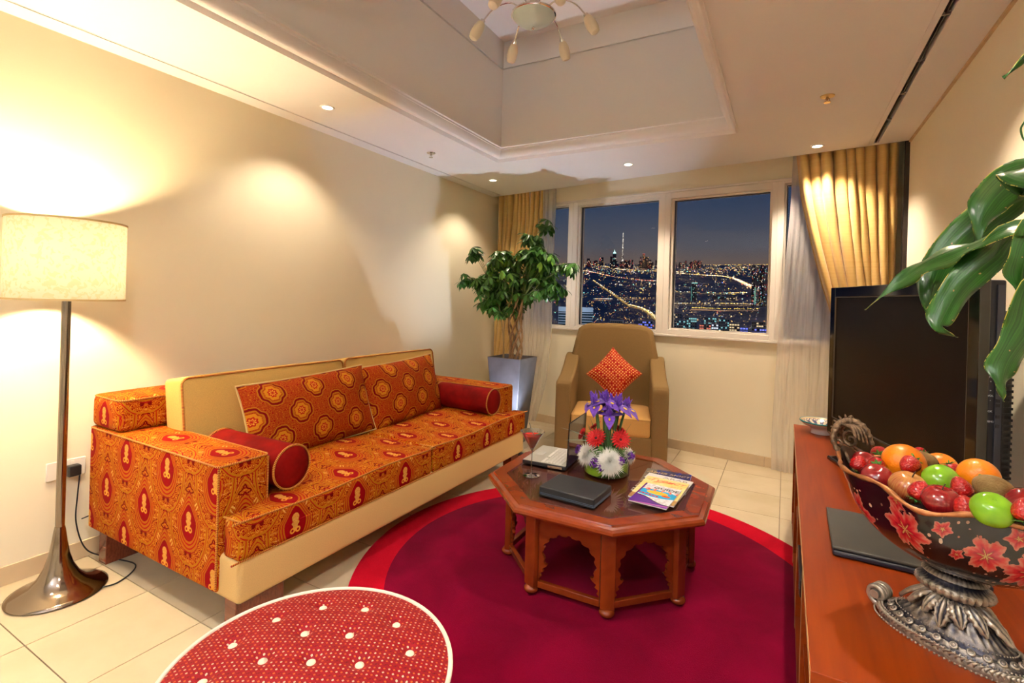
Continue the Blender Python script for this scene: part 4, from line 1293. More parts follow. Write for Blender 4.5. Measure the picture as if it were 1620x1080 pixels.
for k, (x, y, z) in enumerate(iris_pos):
    base = (x * .42, y * .42, .075); mid_ = (x * .7, y * .7, .23)
    path = bez([base, mid_, (x, y, z - .03)], 6)
    st = MB().tube(path, [.0072 - .001 * i / len(path) for i in range(len(path))], 7).build('stem', M_STEM, fa)
    mb = MB()
    M0 = frame((x, y, z - .03), (x * .8, y * .8 - .03, .22)) @ Rm(rr.uniform(0, 6), 4, 'Z') @ Matrix.Scale(1.32, 4)
    for q in range(3):
        Mq = M0 @ Rm(q * 2 * PI / 3, 4, 'Z')
        petal(mb, Mq @ Rm(R(62), 4, 'X'), .052, .030, .3, .25, 0)            # standards (up)
        petal(mb, Mq @ Rm(R(28), 4, 'X') @ Matrix.Translation((0, 0, 0)), .056, .044, -.4, .1, 0, tip=.9, drop=.034)   # falls
        mb.sphere((0, 0, 0), (.0042, .009, .0018), 8, 5, Mq @ Rm(R(28), 4, 'X') @ Matrix.Translation((0, .034, -.0085)) @ Rm(R(-30), 4, 'X'), 1)
    mb.sphere((0, 0, .008), (.007, .007, .016), 8, 6, M0, 0)
    mb.build('iris', [M_PURP, M_YEL], fa, angle=180, solid=.0006)
for k in range(9):   # iris leaves
    a = rr.uniform(0, 6.28); L = rr.uniform(.12, .22)
    mb = MB(); M = frame((.035 * math.cos(a), .035 * math.sin(a), .08), (math.cos(a) * .35, math.sin(a) * .35, 1))
    petal(mb, M @ Rm(R(85), 4, 'X'), L, .014, .3, .3, tip=.6); mb.build('blade_leaf', M_STEM, fa, angle=180, solid=.0006)
for a, L, el in ((R(200), .20, .5), (R(215), .17, .2)):   # thin blades reaching left
    mb = MB(); M = frame((-.05, -.02, .16), (math.cos(a), math.sin(a), el))
    petal(mb, M @ Rm(R(88), 4, 'X'), L, .009, .3, .3, tip=.6); mb.build('blade_leaf', plain('pale_blade', (.25, .34, .26), .5), fa, angle=180, solid=.0005)
def gerbera(c, d, r):
    mb = MB(); M = frame(c, d)
    for ring_, n_, rr_, tl in ((0, 20, r, .16), (1, 18, r * .86, .34), (2, 14, r * .5, .6)):
        for q in range(n_):
            petal(mb, M @ Rm(2 * PI * q / n_ + ring_ * .16, 4, 'Z') @ Rm(tl, 4, 'X') @ T2(0, .003, .001 * ring_), rr_, r * .30, .15, .1, 0, nu=2, nv=4, tip=.8)
    mb.sphere((0, 0, .004), (r * .2, r * .2, r * .1), 10, 6, M, 1)
    mb.build('gerbera', [M_RED, M_DKR], fa, angle=180, solid=.0006)
    MB().tube(bez([(c[0] * .5, c[1] * .5, .08), (c[0] * .8, c[1] * .8, .13), c], 5), .003, 6).build('stem', M_STEM, fa)
gerbera((-.030, -.082, .195), (-.10, -.75, .66), .056)
gerbera((.085, -.050, .200), (.50, -.72, .52), .054)
gerbera((-.118, -.040, .195), (-.75, -.5, .45), .036)
gerbera((-.075, .03, .225), (-.6, -.1, .8), .040)
gerbera((.03, .09, .20), (.2, .7, .6), .05)
def mum(c, d, r, n_=150):
    mb = MB(); M = frame(c, d)
    for q in range(n_):
        t_ = (q + .5) / n_; th_ = math.acos(1 - 1.05 * t_); a = q * 2.39996
        L = r * (.55 + .5 * t_) * rr.uniform(.9, 1.1)
        Mq = M @ Rm(a, 4, 'Z') @ Rm(PI / 2 - th_, 4, 'X')
        petal(mb, Mq, L, r * .12, -.35 * t_, .3, 0, nu=2, nv=3, tip=.7)
    mb.build('chrysanthemum', M_MUM, fa, angle=180, solid=.0005)
mum((.050, -.105, .095), (.25, -.85, .45), .080, 190)
mum((-.070, -.092, .112), (-.45, -.7, .5), .074, 180)
mum((.115, .0, .115), (.9, -.1, .5), .052)
mum((-.03, .10, .11), (-.2, .8, .5), .05)
def statice(c, r, n_=46):
    mb = MB()
    for q in range(n_):
        v = Vector((rr.gauss(0, 1), rr.gauss(0, 1), rr.gauss(0, 1))).normalized() * r * rr.uniform(.6, 1)
        M = frame(Vector(c) + v, v) @ Rm(rr.uniform(0, 6), 4, 'Z')
        for z_ in range(4): petal(mb, M @ Rm(z_ * PI / 2, 4, 'Z') @ Rm(.5, 4, 'X'), .009, .008, .2, .1, nu=1, nv=2)
    mb.build('statice_spray', M_STAT, fa, angle=180, solid=.0004)
statice((-.022, -.128, .085), .024); statice((-.132, -.055, .115), .022); statice((.10, -.085, .105), .019); statice((.135, -.02, .12), .018, 30); statice((.02, -.135, .07), .015, 24)
def fern(c, d, L):
    mb = MB(); M = frame(c, d)
    for q in range(46):
        a = rr.uniform(0, 6.28); h = rr.uniform(.1, 1) * L
        p = Vector((0, 0, h)); v = Vector((math.cos(a) * .7, math.sin(a) * .7, .6)).normalized() * L * .38 * (1.15 - h / L)
        mb.tube([M @ p, M @ (p + v)], [.0011, .0003], 3)
    mb.tube([M @ Vector((0, 0, 0)), M @ Vector((0, 0, L))], .001, 4)
    mb.build('fern_frond', M_FERN, fa, smooth=False)
for k in range(26):
    a = k * 2.4; fern((.05 * math.cos(a), .05 * math.sin(a), .085), (math.cos(a) * rr.uniform(.7, 1.4), math.sin(a) * rr.uniform(.7, 1.4), rr.uniform(.5, 1.3)), rr.uniform(.07, .13))
for c in ((.05, -.06, .135), (-.02, -.05, .13)):
    MB().sphere(c, (.024, .018, .022), 12, 8, f=lambda th, a: 1 + .08 * math.sin(9 * a) * math.sin(7 * th)).build('green_button_flower', M_FERN, fa)
for k in range(8):
    a = k * .8 + .2; mb = MB(); M = frame((.07 * math.cos(a), .07 * math.sin(a), .078), (math.cos(a), math.sin(a), .25))
    petal(mb, M @ Rm(R(88), 4, 'X'), .075, .045, -.3, .15); mb.build('broad_leaf', plain('dark_leaf', (.03, .11, .025), .4), fa, angle=180, solid=.0006)

# ------------------------------------------------------------------ planter and tree
pt = thing('potted_tree', 'leafy umbrella tree with braided trunks in a tapered grey planter in the corner', 'potted plant', (-2.225, 4.09, 0), 0)
def taper(mb, h0, h1, z0, z1, th):
    vs = []; 
    for h, z in ((h0, z0), (h1, z1), (h1 - th, z1), (h1 - th - .01, z1 - .06)):
        vs += [(-h, -h, z), (h, -h, z), (h, h, z), (-h, h, z)]
    fs = [(0, 3, 2, 1)] + [(k * 4 + i, k * 4 + (i + 1) % 4, k * 4 + 4 + (i + 1) % 4, k * 4 + 4 + i) for k in range(3) for i in range(4)]
    mb.add(vs, fs)
b = MB(); taper(b, .105, .172, 0, .80, .014)
b.build('planter', plain('grey_metallic_planter', (.17, .17, .19), .42, .18, 7, metal=.55), pt, smooth=False, bevel=.004)
soil = MB(); soil.grid(lambda a, b: ((a - .5) * .30, (b - .5) * .30, .765 + .008 * mn.noise(Vector((a * 9, b * 9, 0)))), 24, 24)
soil.build('bark_mulch', plain('bark_mulch', (.16, .06, .03), .9, .5, 60, bs=1, bscale=80, bd=.01), pt)
M_BARK = plain('pale_brown_bark', (.34, .22, .12), .8, .25, 40, bs=.5, bscale=90, bd=.003)
rr = random.Random(5)
tips = []
for k in range(6):     # braided trunks
    ph = k * PI / 3; P = []
    for i in range(26):
        t_ = i / 25; z = .76 + t_ * .58
        a = ph + t_ * 3.4
        r_ = .05 + .012 * math.sin(t_ * 9 + k) + .02 * t_
        P.append((.02 + r_ * math.cos(a), r_ * math.sin(a), z))
    MB().tube(P, [.012 - .004 * i / 25 for i in range(26)], 8).build('trunk', M_BARK, pt); tips.append(P[-1])
for k, (x, y, lx_, ly_) in enumerate(((-.09, -.02, -.16, -.02), (-.11, .03, -.10, .03))):
    P = bez([(x, y, .765), (x - .01, y, 1.0), (lx_, ly_, 1.3)], 8)
    MB().tube(P, .006, 6).build('trunk', plain('pale_stake', (.46, .36, .2), .8), pt); tips.append(P[-1])
def leaf_mat():
    m, nt, b = newmat('umbrella_tree_leaf'); setp(b, .34, spec=.5)
    oi = nt.nodes.new('ShaderNodeObjectInfo')
    c = ramp(nt, X(nt, oi.outputs['Random']), [(0, (.03, .11, .018)), (.5, (.075, .22, .03)), (1, (.22, .44, .05))])
    nt.links.new(c, b.inputs['Base Color']); b.inputs['Transmission Weight'].default_value = 0
    b.inputs['Subsurface Weight'].default_value = 0
    return m
M_LEAF = leaf_mat()
def leaf_mesh(L, W, mb, M, nv=5):
    def fn(a, b):
        s_ = a * 2 - 1
        wv = W / 2 * math.sin(PI * (b * .94 + .03)) ** .8 * (1 if b < .98 else .15)
        return (s_ * wv, L * b, -.14 * L * b * b + abs(s_) * wv * .22)
    mb.grid(fn, 2, nv, M)
lf0 = MB(); leaf_mesh(.095, .036, lf0, None)
leaf0 = lf0.build('leaf', M_LEAF, pt, angle=180)
leaf0.location = (0, 0, 1.5); first = True; nleaf = 0
rest = MB(); twigs = MB()
rv = Vector((math.cos(yaw), math.sin(yaw), 0)); dv = Vector((-math.sin(yaw), math.cos(yaw), 0))
# clumps: (lateral, height, lateral radius, height radius, count)
blobs = [(-.05, 1.62, .22, .16, 30), (.20, 1.74, .20, .15, 24), (-.26, 1.44, .16, .17, 26), (.30, 1.60, .13, .17, 14), (0, 1.36, .22, .12, 14), (-.40, 1.78, .05, .05, 4), (-.47, 1.52, .07, .06, 4),
         (.16, 1.93, .12, .06, 7), (.50, 1.66, .12, .06, 6), (.28, 2.05, .05, .08, 4), (-.14, 1.76, .12, .05, 6), (.40, 1.46, .10, .08, 5), (-.10, 1.24, .18, .07, 11), (.10, 1.50, .28, .15, 18)]
for (bx, bz, rx, rz_, cnt) in blobs:
    for q in range(int(cnt * 2.0)):
        while True:
            u, v, w_ = rr.uniform(-1, 1), rr.uniform(-1, 1), rr.uniform(-1, 1)
            if u * u + v * v + w_ * w_ < 1: break
        dep = w_ * min(.34, rx * 1.3)
        c = rv * (bx + u * rx) + dv * (dep + .09) + Vector((0, 0, bz + v * rz_))
        if c.x < -.70: c.x = -.70 + rr.uniform(0, .03)
        if c.y > .62: c.y = .62
        out = Vector((c.x * .6 + rr.uniform(-.3, .3), c.y * .6 + rr.uniform(-.3, .3), .9 + rr.uniform(-.3, .5))).normalized()
        src = min(tips, key=lambda p: (Vector(p) - c).length)
        if q % 3 == 0:
            s0 = Vector(src); mdl = (s0 + c) / 2 + Vector((0, 0, -.02 if c.z < 1.5 else .03))
            twigs.tube(bez([s0, mdl, c], 4), [.0045 - .0033 * i / 8 for i in range(9)], 5)
        F = frame(c, out, (rr.uniform(-1, 1), rr.uniform(-1, 1), .3))
        nl = rr.choice((6, 7, 7, 8)); a0 = rr.uniform(0, 6)
        for l in range(nl):
            droop = rr.uniform(-1.15, -.25)
            M = F @ Rm(a0 + 2 * PI * l / nl, 4, 'Z') @ Rm(droop, 4, 'X') @ T2(0, .008, 0)
            sc_ = rr.uniform(.75, 1.1)
            M = M @ Matrix.Diagonal((sc_, sc_, sc_, 1))
            # keep clear of wall
            tipx = (M @ Vector((0, .1, 0))).x
            if tipx < -.765: continue
            if dep < .06 and nleaf < 298 and rr.random() < .75:
                nleaf += 1
                if first: o = leaf0; first = False
                else: o = leaf0.copy(); COL.objects.link(o); o.parent = pt
                o.matrix_local = M
            else: leaf_mesh(.095, .036, rest, M)
stuff(rest.build('foliage', plain('umbrella_leaf_green', (.05, .16, .024), .34, .4, 9), pt, angle=180))
twigs.build('twigs', plain('green_twig', (.12, .17, .05), .6), pt)
# black floor spotlight with cable, shining up into the tree
t = thing('floor_spotlight', 'small black spotlight on the floor between sofa end and planter, lit', 'spotlight', (-1.985, 3.80, 0))
MB().lathe([(.045, 0), (.045, .012), (.012, .018), (.008, .06)], 20).build('base', M_BLACK, t)
SD = Vector((-.15, .05, 1)).normalized()
F = frame((0, 0, .10), SD)
MB().lathe([(.0001, -.05), (.022, -.045), (.030, -.01), (.036, .05), (.033, .05), (.028, .045), (.0001, .04)], 24, F).build('lamp_head', M_BLACK, t)
MB().lathe([(.0001, .046), (.030, .046)], 20, F, cap=False).build('lens', emis('cool_lens', (.75, .86, 1), 30), t)
l = light('spot_bulb', 'SPOT', W_UP, COOLW, F @ Vector((0, 0, .056)), t, .02, SD, 104, .9)
o = MB().tube(bez([(-2.03, 3.79, .006), (-2.06, 3.76, .05), (-2.09, 3.72, .02), (-2.2, 3.7, .006), (-2.5, 3.72, .006)], 8), .003, 6).build('power_cord', M_BLACK)
tag(o, 'short black cable looping out of the floor spotlight behind the sofa', 'cord')

# ------------------------------------------------------------------ long low cabinet along the right wall
CX0, CX1, CY0, CY1, CT = .062, .715, 1.166, 3.57, .61
cabt = thing('media_cabinet', 'long low reddish wood cabinet with open compartments along the right wall', 'cabinet', (CX0, CY0, .018))
Lc, Dc, Ht = CY1 - CY0, CX1 - CX0, CT - .018
MB().box((0, 0, Ht - .030), (Dc, Lc, Ht)).build('top_panel', M_CAB, cabt, bevel=.0015)
MB().box((-.0012, .002, Ht - .028), (.0002, Lc - .002, Ht - .002)).build('edge_band', M_EDGE, cabt, smooth=False)
ds = [0, .60, 1.20, 1.80, Lc - .024]
for k, y in enumerate(ds):
    z0 = -.018 if k == 4 else 0
    o = MB().box((.004, y, z0), (Dc - .01, y + .024, Ht - .030)).build('side_panel' if k in (0, 4) else 'divider', M_CAB, cabt, smooth=False)
    MB().box((.003, y, 0), (.0042, y + .024, Ht - .030)).build('edge_band', M_EDGE, cabt, smooth=False)
MB().box((.004, .024, .03), (Dc - .02, Lc - .024, .052)).build('bottom_panel', M_CAB, cabt, smooth=False)
for k in range(4):
    MB().box((.012, ds[k] + .024, .275), (Dc - .03, ds[k + 1], .295)).build('shelf', M_CAB, cabt, smooth=False)
MB().box((Dc - .02, .0, .03), (Dc - .010, Lc, Ht - .03)).build('back_panel', M_CAB, cabt, smooth=False)
t = thing('media_player', 'black set-top player on the cabinet shelf, chrome strip on its front', 'player', (.068, 2.12, .018 + .295), 0)
MB().box((0, -.11 + .02, .004), (.24, .22, .062)).build('casing', M_BLACK, t, bevel=.003)
MB().box((-.003, -.085, .012), (0, -.03, .030)).build('chrome_strip', M_STEEL, t, smooth=False)
for x in (.03, .21):
    for y in (-.06, .19): MB().lathe([(.01, 0), (.01, .0045)], 12).build('foot', M_BLACK, t).location = (x, y, 0)

# ------------------------------------------------------------------ television
TA = Vector((.204, 3.08, 0)); TB = Vector((.535, 2.082, 0)); TL = (TB - TA).length
tvx = (TB - TA).normalized()
tvc = (TA + TB) / 2
tv = thing('television', 'large black flat television with glossy bezel standing on the wood cabinet', 'television', (tvc.x, tvc.y, CT), math.atan2(tvx.y, tvx.x))
# local: x along width (near end +x), front faces -y, z up from the cabinet top
hw = TL / 2; z0, z1 = .085, .832
bz = .062
b = MB()
def rring(mb, o, i, y0, y1):
    (ax, bx, az, bz_), (cx, dx, cz, dz) = o, i
    mb.box((ax, y0, az), (cx, y1, bz_)); mb.box((dx, y0, az), (bx, y1, bz_)); mb.box((cx, y0, az), (dx, y1, cz)); mb.box((cx, y0, dz), (dx, y1, bz_))
rring(b, (-hw, hw, z0, z1), (-hw + .050, hw - .050, z0 + .085, z1 - .050), 0, .03)
b.build('bezel', M_GLOSSB, tv, smooth=False, bevel=.003)
b = MB(); b.box((-hw + .050, .006, z0 + .085), (hw - .050, .012, z1 - .050))
scr = plain('tv_screen', (.007, .0045, .0035), .26, .1, 3, spec=.18)
b.build('screen', scr, tv, smooth=False)
b = MB(); rring(b, (-hw + .0495, hw - .0495, z0 + .0845, z1 - .0495), (-hw + .052, hw - .052, z0 + .087, z1 - .052), .0005, .006)
b.build('screen_lip', plain('brown_lip', (.07, .05, .03), .3), tv, smooth=False)
# lower lip, swept back below the panel
b = MB(); b.add([(-hw, .0, z0), (hw, 0, z0), (hw, .03, z0), (-hw, .03, z0), (-hw + .02, .012, z0 - .02), (hw - .02, .012, z0 - .02), (hw - .02, .05, z0 - .045), (-hw + .03, .05, z0 - .045)],
             [(0, 1, 5, 4), (4, 5, 6, 7), (1, 2, 6, 5), (2, 3, 7, 6), (3, 0, 4, 7)])
b.build('lower_lip', M_BLACK, tv, smooth=False)
MB().box((-hw + .004, .0, z0 - .003), (hw - .004, .004, z0 + .006)).build('silver_strip', plain('brown_grey_strip', (.13, .085, .065), .3), tv, smooth=False)
M_DKGR = plain('charcoal_plastic', (.016, .017, .023), .5, .1, spec=.3)
b = MB(); b.box((-hw + .004, .03, z0 + .002), (hw - .004, .075, z1 - .004)); b.build('side_shell', M_DKGR, tv, bevel=.006, seg=3)
b = MB(); b.box((-hw + .012, .048, z0 + .02), (hw + .001, .066, z1 - .02)); b.build('side_groove', plain('blue_grey_plastic', (.024, .027, .045), .45), tv, smooth=False)
b = MB()
P = [(-.43, .075), (.43, .075), (.475, .085), (.475, .125), (.43, .155), (-.43, .155), (-.475, .125), (-.475, .085)]
n = len(P)
bk = MB(); bk.prism([(p[0] * hw / .52, p[1]) for p in P], z0 + .06, z1 - .10); bk.build('back_housing', M_BLACK, tv, bevel=.02, seg=3)
vt = MB()
for k in range(30):
    z = z0 + .09 + k * .0185
    vt.box((.475 * hw / .52 - .002, .088, z), ((.475 * hw / .52 + .0015), .128, z + .008))
stuff(vt.build('vent_ribs', M_BLACK, tv, smooth=False))
for k, z in enumerate((.46, .445, .415, .385, .36, .345, .31, .28)):
    MB().box((hw - .003, .050, z0 + z), (hw + .003, .060, z0 + z + .010)).build('side_button', M_DKGR, tv, smooth=False)
MX = Matrix.Translation((hw - .0025, .037, 0)) @ Rm(R(90), 4, 'Z') @ Rm(R(90), 4, 'X')
M_PRT = plain('pale_print', (.55, .58, .65), .4)
for s_, z in (('^', .455), ('PR', .438), ('v', .424), ('+', .395), ('VOL', .379), ('-', .365), ('OK', .33), ('MENU', .298)):
    text('button_print', s_, .0085, M_PRT, tv, Matrix.Translation((0, 0, z0 + z)) @ MX)
# logo: round emblem plus letters
ML = Matrix.Translation((.0, -.0004, z0 + .045)) @ Rm(R(90), 4, 'X')
b = MB(); b.lathe([(.0001, .0), (.012, .0), (.012, .0012), (.0001, .0012)], 24, Matrix.Translation((-.022, 0, 0)) @ Matrix.Identity(4))
M_LOGO = plain('silver_logo', (.62, .56, .56), .3)
o = b.build('logo_emblem', M_LOGO, tv); o.matrix_local = ML
text('logo_letters', 'LG', .024, M_LOGO, tv, ML @ Matrix.Translation((.010, 0, .0006)), bold=.0004)
MB().box((-.09, .055, .02), (.09, .10, z0 + .12)).build('stand_neck', M_BLACK, tv, bevel=.006)
MB().softbox(.30, .135, .010, .008, 4).build('stand_base', M_GLOSSB, tv, angle=180).location = (0, .045, .0105)

# ------------------------------------------------------------------ painted ceramic dish
def dish_mat():
    m, nt, b = newmat('painted_ceramic'); setp(b, .2, coat=.5)
    tcn = nt.nodes.new('ShaderNodeTexCoord'); s = nt.nodes.new('ShaderNodeSeparateXYZ'); nt.links.new(tcn.outputs['Object'], s.inputs[0])
    x, y = X(nt, s.outputs[0]), X(nt, s.outputs[1]); r = (x * x + y * y).sqrt(); a = x.atan2(y)
    c = mixc(nt, (a * 12).sin().gt(-.1) * r.between(.03, .082), (.62, .55, .42), (.03, .05, .15))
    c = mixc(nt, ((a * 24).sin() * .006 + r).between(.086, .092), c, (.03, .05, .15))
    c = mixc(nt, (r * 260).sin().gt(.4) * r.lt(.03), c, (.05, .07, .2))
    c = mixc(nt, r.between(.094, .102), c, (.55, .40, .22))
    c = mixc(nt, r.gt(.1035), c, (.03, .30, .33))
    nt.links.new(c, b.inputs['Base Color']); return m
t = thing('ceramic_dish', 'footed ceramic dish with blue sunburst pattern and turquoise rim at the cabinet end', 'dish', (.195, 3.395, CT))
DM = dish_mat()
MB().lathe([(.0001, .030), (.05, .034), (.085, .048), (.1085, .068), (.1095, .072), (.106, .074), (.082, .058), (.05, .043), (.0001, .040)], 56).build('bowl', [DM], t, angle=60)
MB().lathe([(.046, .0), (.050, .002), (.048, .02), (.054, .034), (.085, .0475), (.107, .067), (.105, .0665), (.05, .031), (.0001, .031)], 48).build('foot', plain('white_glaze', (.66, .64, .66), .2, .03, coat=.5), t, angle=60)

# ------------------------------------------------------------------ leather folders
fo = thing('leather_folder', 'black leather folder lying on the cabinet between bowl and television', 'folder', (.320, 1.905, CT), R(-1))
MB().box((-.178, -.170, .001), (.172, .170, .016)).build('bottom_cover', plain('navy_black_leather', (.012, .015, .028), .38, .15, bs=.6, bscale=380, bd=.001), fo, bevel=.005, seg=3)
MB().box((-.180, -.162, .0165), (.165, .172, .026)).build('top_cover', plain('grey_black_leather', (.050, .048, .040), .45, .12, bs=.6, bscale=380, bd=.001), fo, bevel=.004, seg=3)

# ------------------------------------------------------------------ footed bowl
BC = Vector((.337, 1.424)); ang = math.atan2(-.586, .81)
bw = thing('footed_fruit_bowl', 'black floral lacquer bowl with ornate bronze handles on a sculpted pedestal', 'bowl', (BC.x, BC.y, CT), ang)
# local: x along the long axis (towards the near right), y across (away from viewer)
A_, B_ = .228, .132
def rimz(t): return .336 + .014 * math.cos(2 * t) + .008 * math.cos(6 * t) + .004 * math.cos(10 * t)
def bowl_pt(t, s_, off=0):
    """s_: 0 bottom .. 1 rim"""
    k = (math.sin(s_ * PI / 2)) ** .80 if s_ > 0 else 0
    flare = 1 + .06 * max(0, s_ - .85) / .15
    a = .03 + (A_ - .03) * k; b = .03 + (B_ - .03) * k
    wob = 1 + .028 * math.cos(8 * t) * s_
    z = .165 + (rimz(t) - .165) * (s_ ** 1.55)
    return ((a * flare * wob - off) * math.cos(t), (b * flare * wob - off) * math.sin(t), z + off * .5)
def outer(a, b): return bowl_pt(a * 2 * PI, b)
def inner(a, b): return bowl_pt(a * 2 * PI, .35 + .65 * b, .006)
FL = floral()
MB().grid(outer, 96, 20, uvf=lambda a, b: ((a + .05) % 1.0 if False else a, b)).build('bowl_outside', FL, bw, angle=180)
mi = MB(); mi.grid(inner, 96, 14); mi.build('bowl_inside', plain('dark_lacquer', (.03, .012, .008), .3), bw, angle=180)
MB().lathe([(.0001, .218), (.8, .218), (.88, .222)], 48, None, 0, A_ * .8, B_ * .8, cap=False).build('bowl_floor', plain('dark_lacquer', (.03, .012, .008), .3), bw)
M_RIM = plain('bronze_rim', (.34, .13, .045), .35, .3, 60, metal=.5)
rp = [bowl_pt(2 * PI * i / 160, 1) for i in range(160)]
MB().tube(rp, [.0052 + .0012 * math.sin(i * .9) for i in range(160)], 8, closed=True).build('rim', M_RIM, bw, angle=180)
def antique():
    m, nt, b = newmat('antique_silver_bronze'); setp(b, .38, metal=.75)
    v = coords(nt, 'Object', 1)
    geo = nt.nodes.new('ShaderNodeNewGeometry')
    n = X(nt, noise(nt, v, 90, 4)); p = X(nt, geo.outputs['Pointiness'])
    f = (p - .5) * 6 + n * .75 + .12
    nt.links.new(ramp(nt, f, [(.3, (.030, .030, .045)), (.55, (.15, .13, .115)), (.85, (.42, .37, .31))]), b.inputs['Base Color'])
    bump(nt, b, n, .6, .003)
    return m
M_ANT = antique()
def ell(mb, prof, ex, ey, n=72, f=None):
    """elliptical lathe with per-angle radius modulation"""
    vs = []; m = len(prof)
    for i in range(n):
        a = 2 * PI * i / n
        for k, (r, z) in enumerate(prof):
            q = f(a, k) if f else 1
            vs.append((r * q * ex * math.cos(a), r * q * ey * math.sin(a), z))
    fs = [(i * m + k, ((i + 1) % n) * m + k, ((i + 1) % n) * m + k + 1, i * m + k + 1) for i in range(n) for k in range(m - 1)]
    fs.append(tuple(i * m for i in range(n))[::-1]); fs.append(tuple(i * m + m - 1 for i in range(n)))
    mb.add(vs, fs)
# base: long boat-shaped foot
b = MB(); ell(b, [(.99, 0), (1.0, .006), (.98, .014), (.93, .020), (.90, .019), (.86, .026), (.80, .030), (.76, .029), (.70, .040), (.62, .048), (.52, .062), (.40, .080), (.30, .096), (.24, .106)], .141, .080, 160,
              lambda a, k: (1 + (.022 * math.sin(44 * a) if k in (2, 3) else .018 * math.sin(56 * a) if k in (5, 6) else .02 * math.sin(30 * a) if k in (9, 10) else 0)) * (1 - .10 * abs(math.sin(a)) ** 6))
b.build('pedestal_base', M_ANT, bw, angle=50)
b = MB(); ell(b, [(.040, .098), (.036, .108), (.046, .113), (.058, .118), (.062, .126), (.060, .134), (.050, .138), (.044, .144), (.052, .150), (.046, .158), (.036, .163), (.048, .168), (.06, .175)], 1.1, .9, 120,
              lambda a, k: 1 + (.045 * math.sin(30 * a) if k in (3, 4) else .03 * math.sin(40 * a + 1) if k in (7, 8) else 0))
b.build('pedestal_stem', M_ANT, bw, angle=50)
b = MB()
def bead_ring(mb, ex, ey, z, n, r):
    for i in range(n):
        a = 2 * PI * i / n; mb.sphere((ex * math.cos(a), ey * math.sin(a), z), r, 6, 4)
bead_ring(b, .150, .083, .005, 110, .0024); bead_ring(b, .134, .074, .0235, 96, .0021); bead_ring(b, .0675, .0555, .130, 60, .0019); bead_ring(b, .106, .058, .0415, 80, .0015)
bead_ring(b, .044, .036, .102, 44, .0017); bead_ring(b, .0545, .0445, .166, 50, .0015)
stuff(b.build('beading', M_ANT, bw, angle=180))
# acanthus leaves radiating on the foot
def acanthus(M, L, W, lobes=5):
    mb = MB()
    def fn(a, b_):
        s_ = a * 2 - 1
        wv = W / 2 * (math.sin(PI * (b_ * .86 + .10))) * (1 + .25 * math.sin(b_ * lobes * 2 * PI) * abs(s_))
        return (s_ * wv, L * b_, .006 * math.sin(PI * b_) + .0035 * math.cos(s_ * 9) * (1 - b_ * .5) + .004 * (1 - s_ * s_))
    mb.grid(fn, 14, 14, M); return mb
for a in (0, 38, 90, 142, 180, 218, 270, 322, 248, 292, 68, 112):
    ar = R(a); x, y = .034 * math.cos(ar), .027 * math.sin(ar)
    tx, ty = .104 * math.cos(ar), .056 * math.sin(ar)
    big = a in (0, 180)
    p0 = Vector((x, y, .106)); p1 = Vector((tx * (1.0), ty * 1.0, .046))
    yv = (p1 - p0); L = yv.length * (.95 if a in (90, 270, 0, 180) else .75); yv.normalize()
    zv = (Vector((0, 0, 1)) - yv * yv.z).normalized(); xv = yv.cross(zv)
    M = Matrix((xv, yv, zv)).transposed().to_4x4(); M.translation = p0
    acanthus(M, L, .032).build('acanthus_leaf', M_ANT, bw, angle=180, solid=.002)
# rope border and rosettes on the foot
b = MB()
for i in range(90):
    a = 2 * PI * i / 90; c, s_ = math.cos(a), math.sin(a)
    p = Vector((.142 * c, .078 * s_ * (1 - .1 * abs(s_) ** 6), .0165)); q = Vector((.142 * math.cos(a + .09), .078 * math.sin(a + .09), .0225))
    b.tube([p * 1.03 - Vector((0, 0, .006)), p, q * .97], [.0012, .0042, .0012], 5)
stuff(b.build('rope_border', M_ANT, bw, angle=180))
for i in range(26):
    a = 2 * PI * (i + .5) / 26
    o = MB().lathe([(.0001, .003), (.0025, .0035), (.0035, .001), (.006, .0028), (.0078, .0)], 10, frame((.117 * math.cos(a), .0645 * math.sin(a), .032), (.35 * math.cos(a), .7 * math.sin(a), .7)), cap=False).build('rosette', M_ANT, bw, angle=180)
# curled scrolls on the ends of the foot
def spiral(c, r0, turns, n, th0, sgn=1, plane='xz', y=0):
    P = []
    for i in range(n):
        t_ = i / (n - 1); r = r0 * (1 - .86 * t_); a = th0 + sgn * turns * 2 * PI * t_
        P.append((c[0] + r * math.cos(a), y, c[1] + r * math.sin(a)))
    return P
for s_ in (-1, 1):
    P = [(s_ * .110, 0, .014), (s_ * .132, 0, .012)] + spiral((s_ * .142, .034), .023, 1.4, 30, -PI / 2, s_)
    for k, yy in enumerate((-.014, -.005, .005, .014)):
        MB().tube([(p[0], yy, p[2]) for p in P], [.0068 * (1 - .35 * i / len(P)) for i in range(len(P))], 8).build('scroll', M_ANT, bw, angle=180)
    MB().tube([(s_ * .145, -.024, .034), (s_ * .145, .024, .034)], .010, 10).build('scroll_core', M_ANT, bw, angle=60)
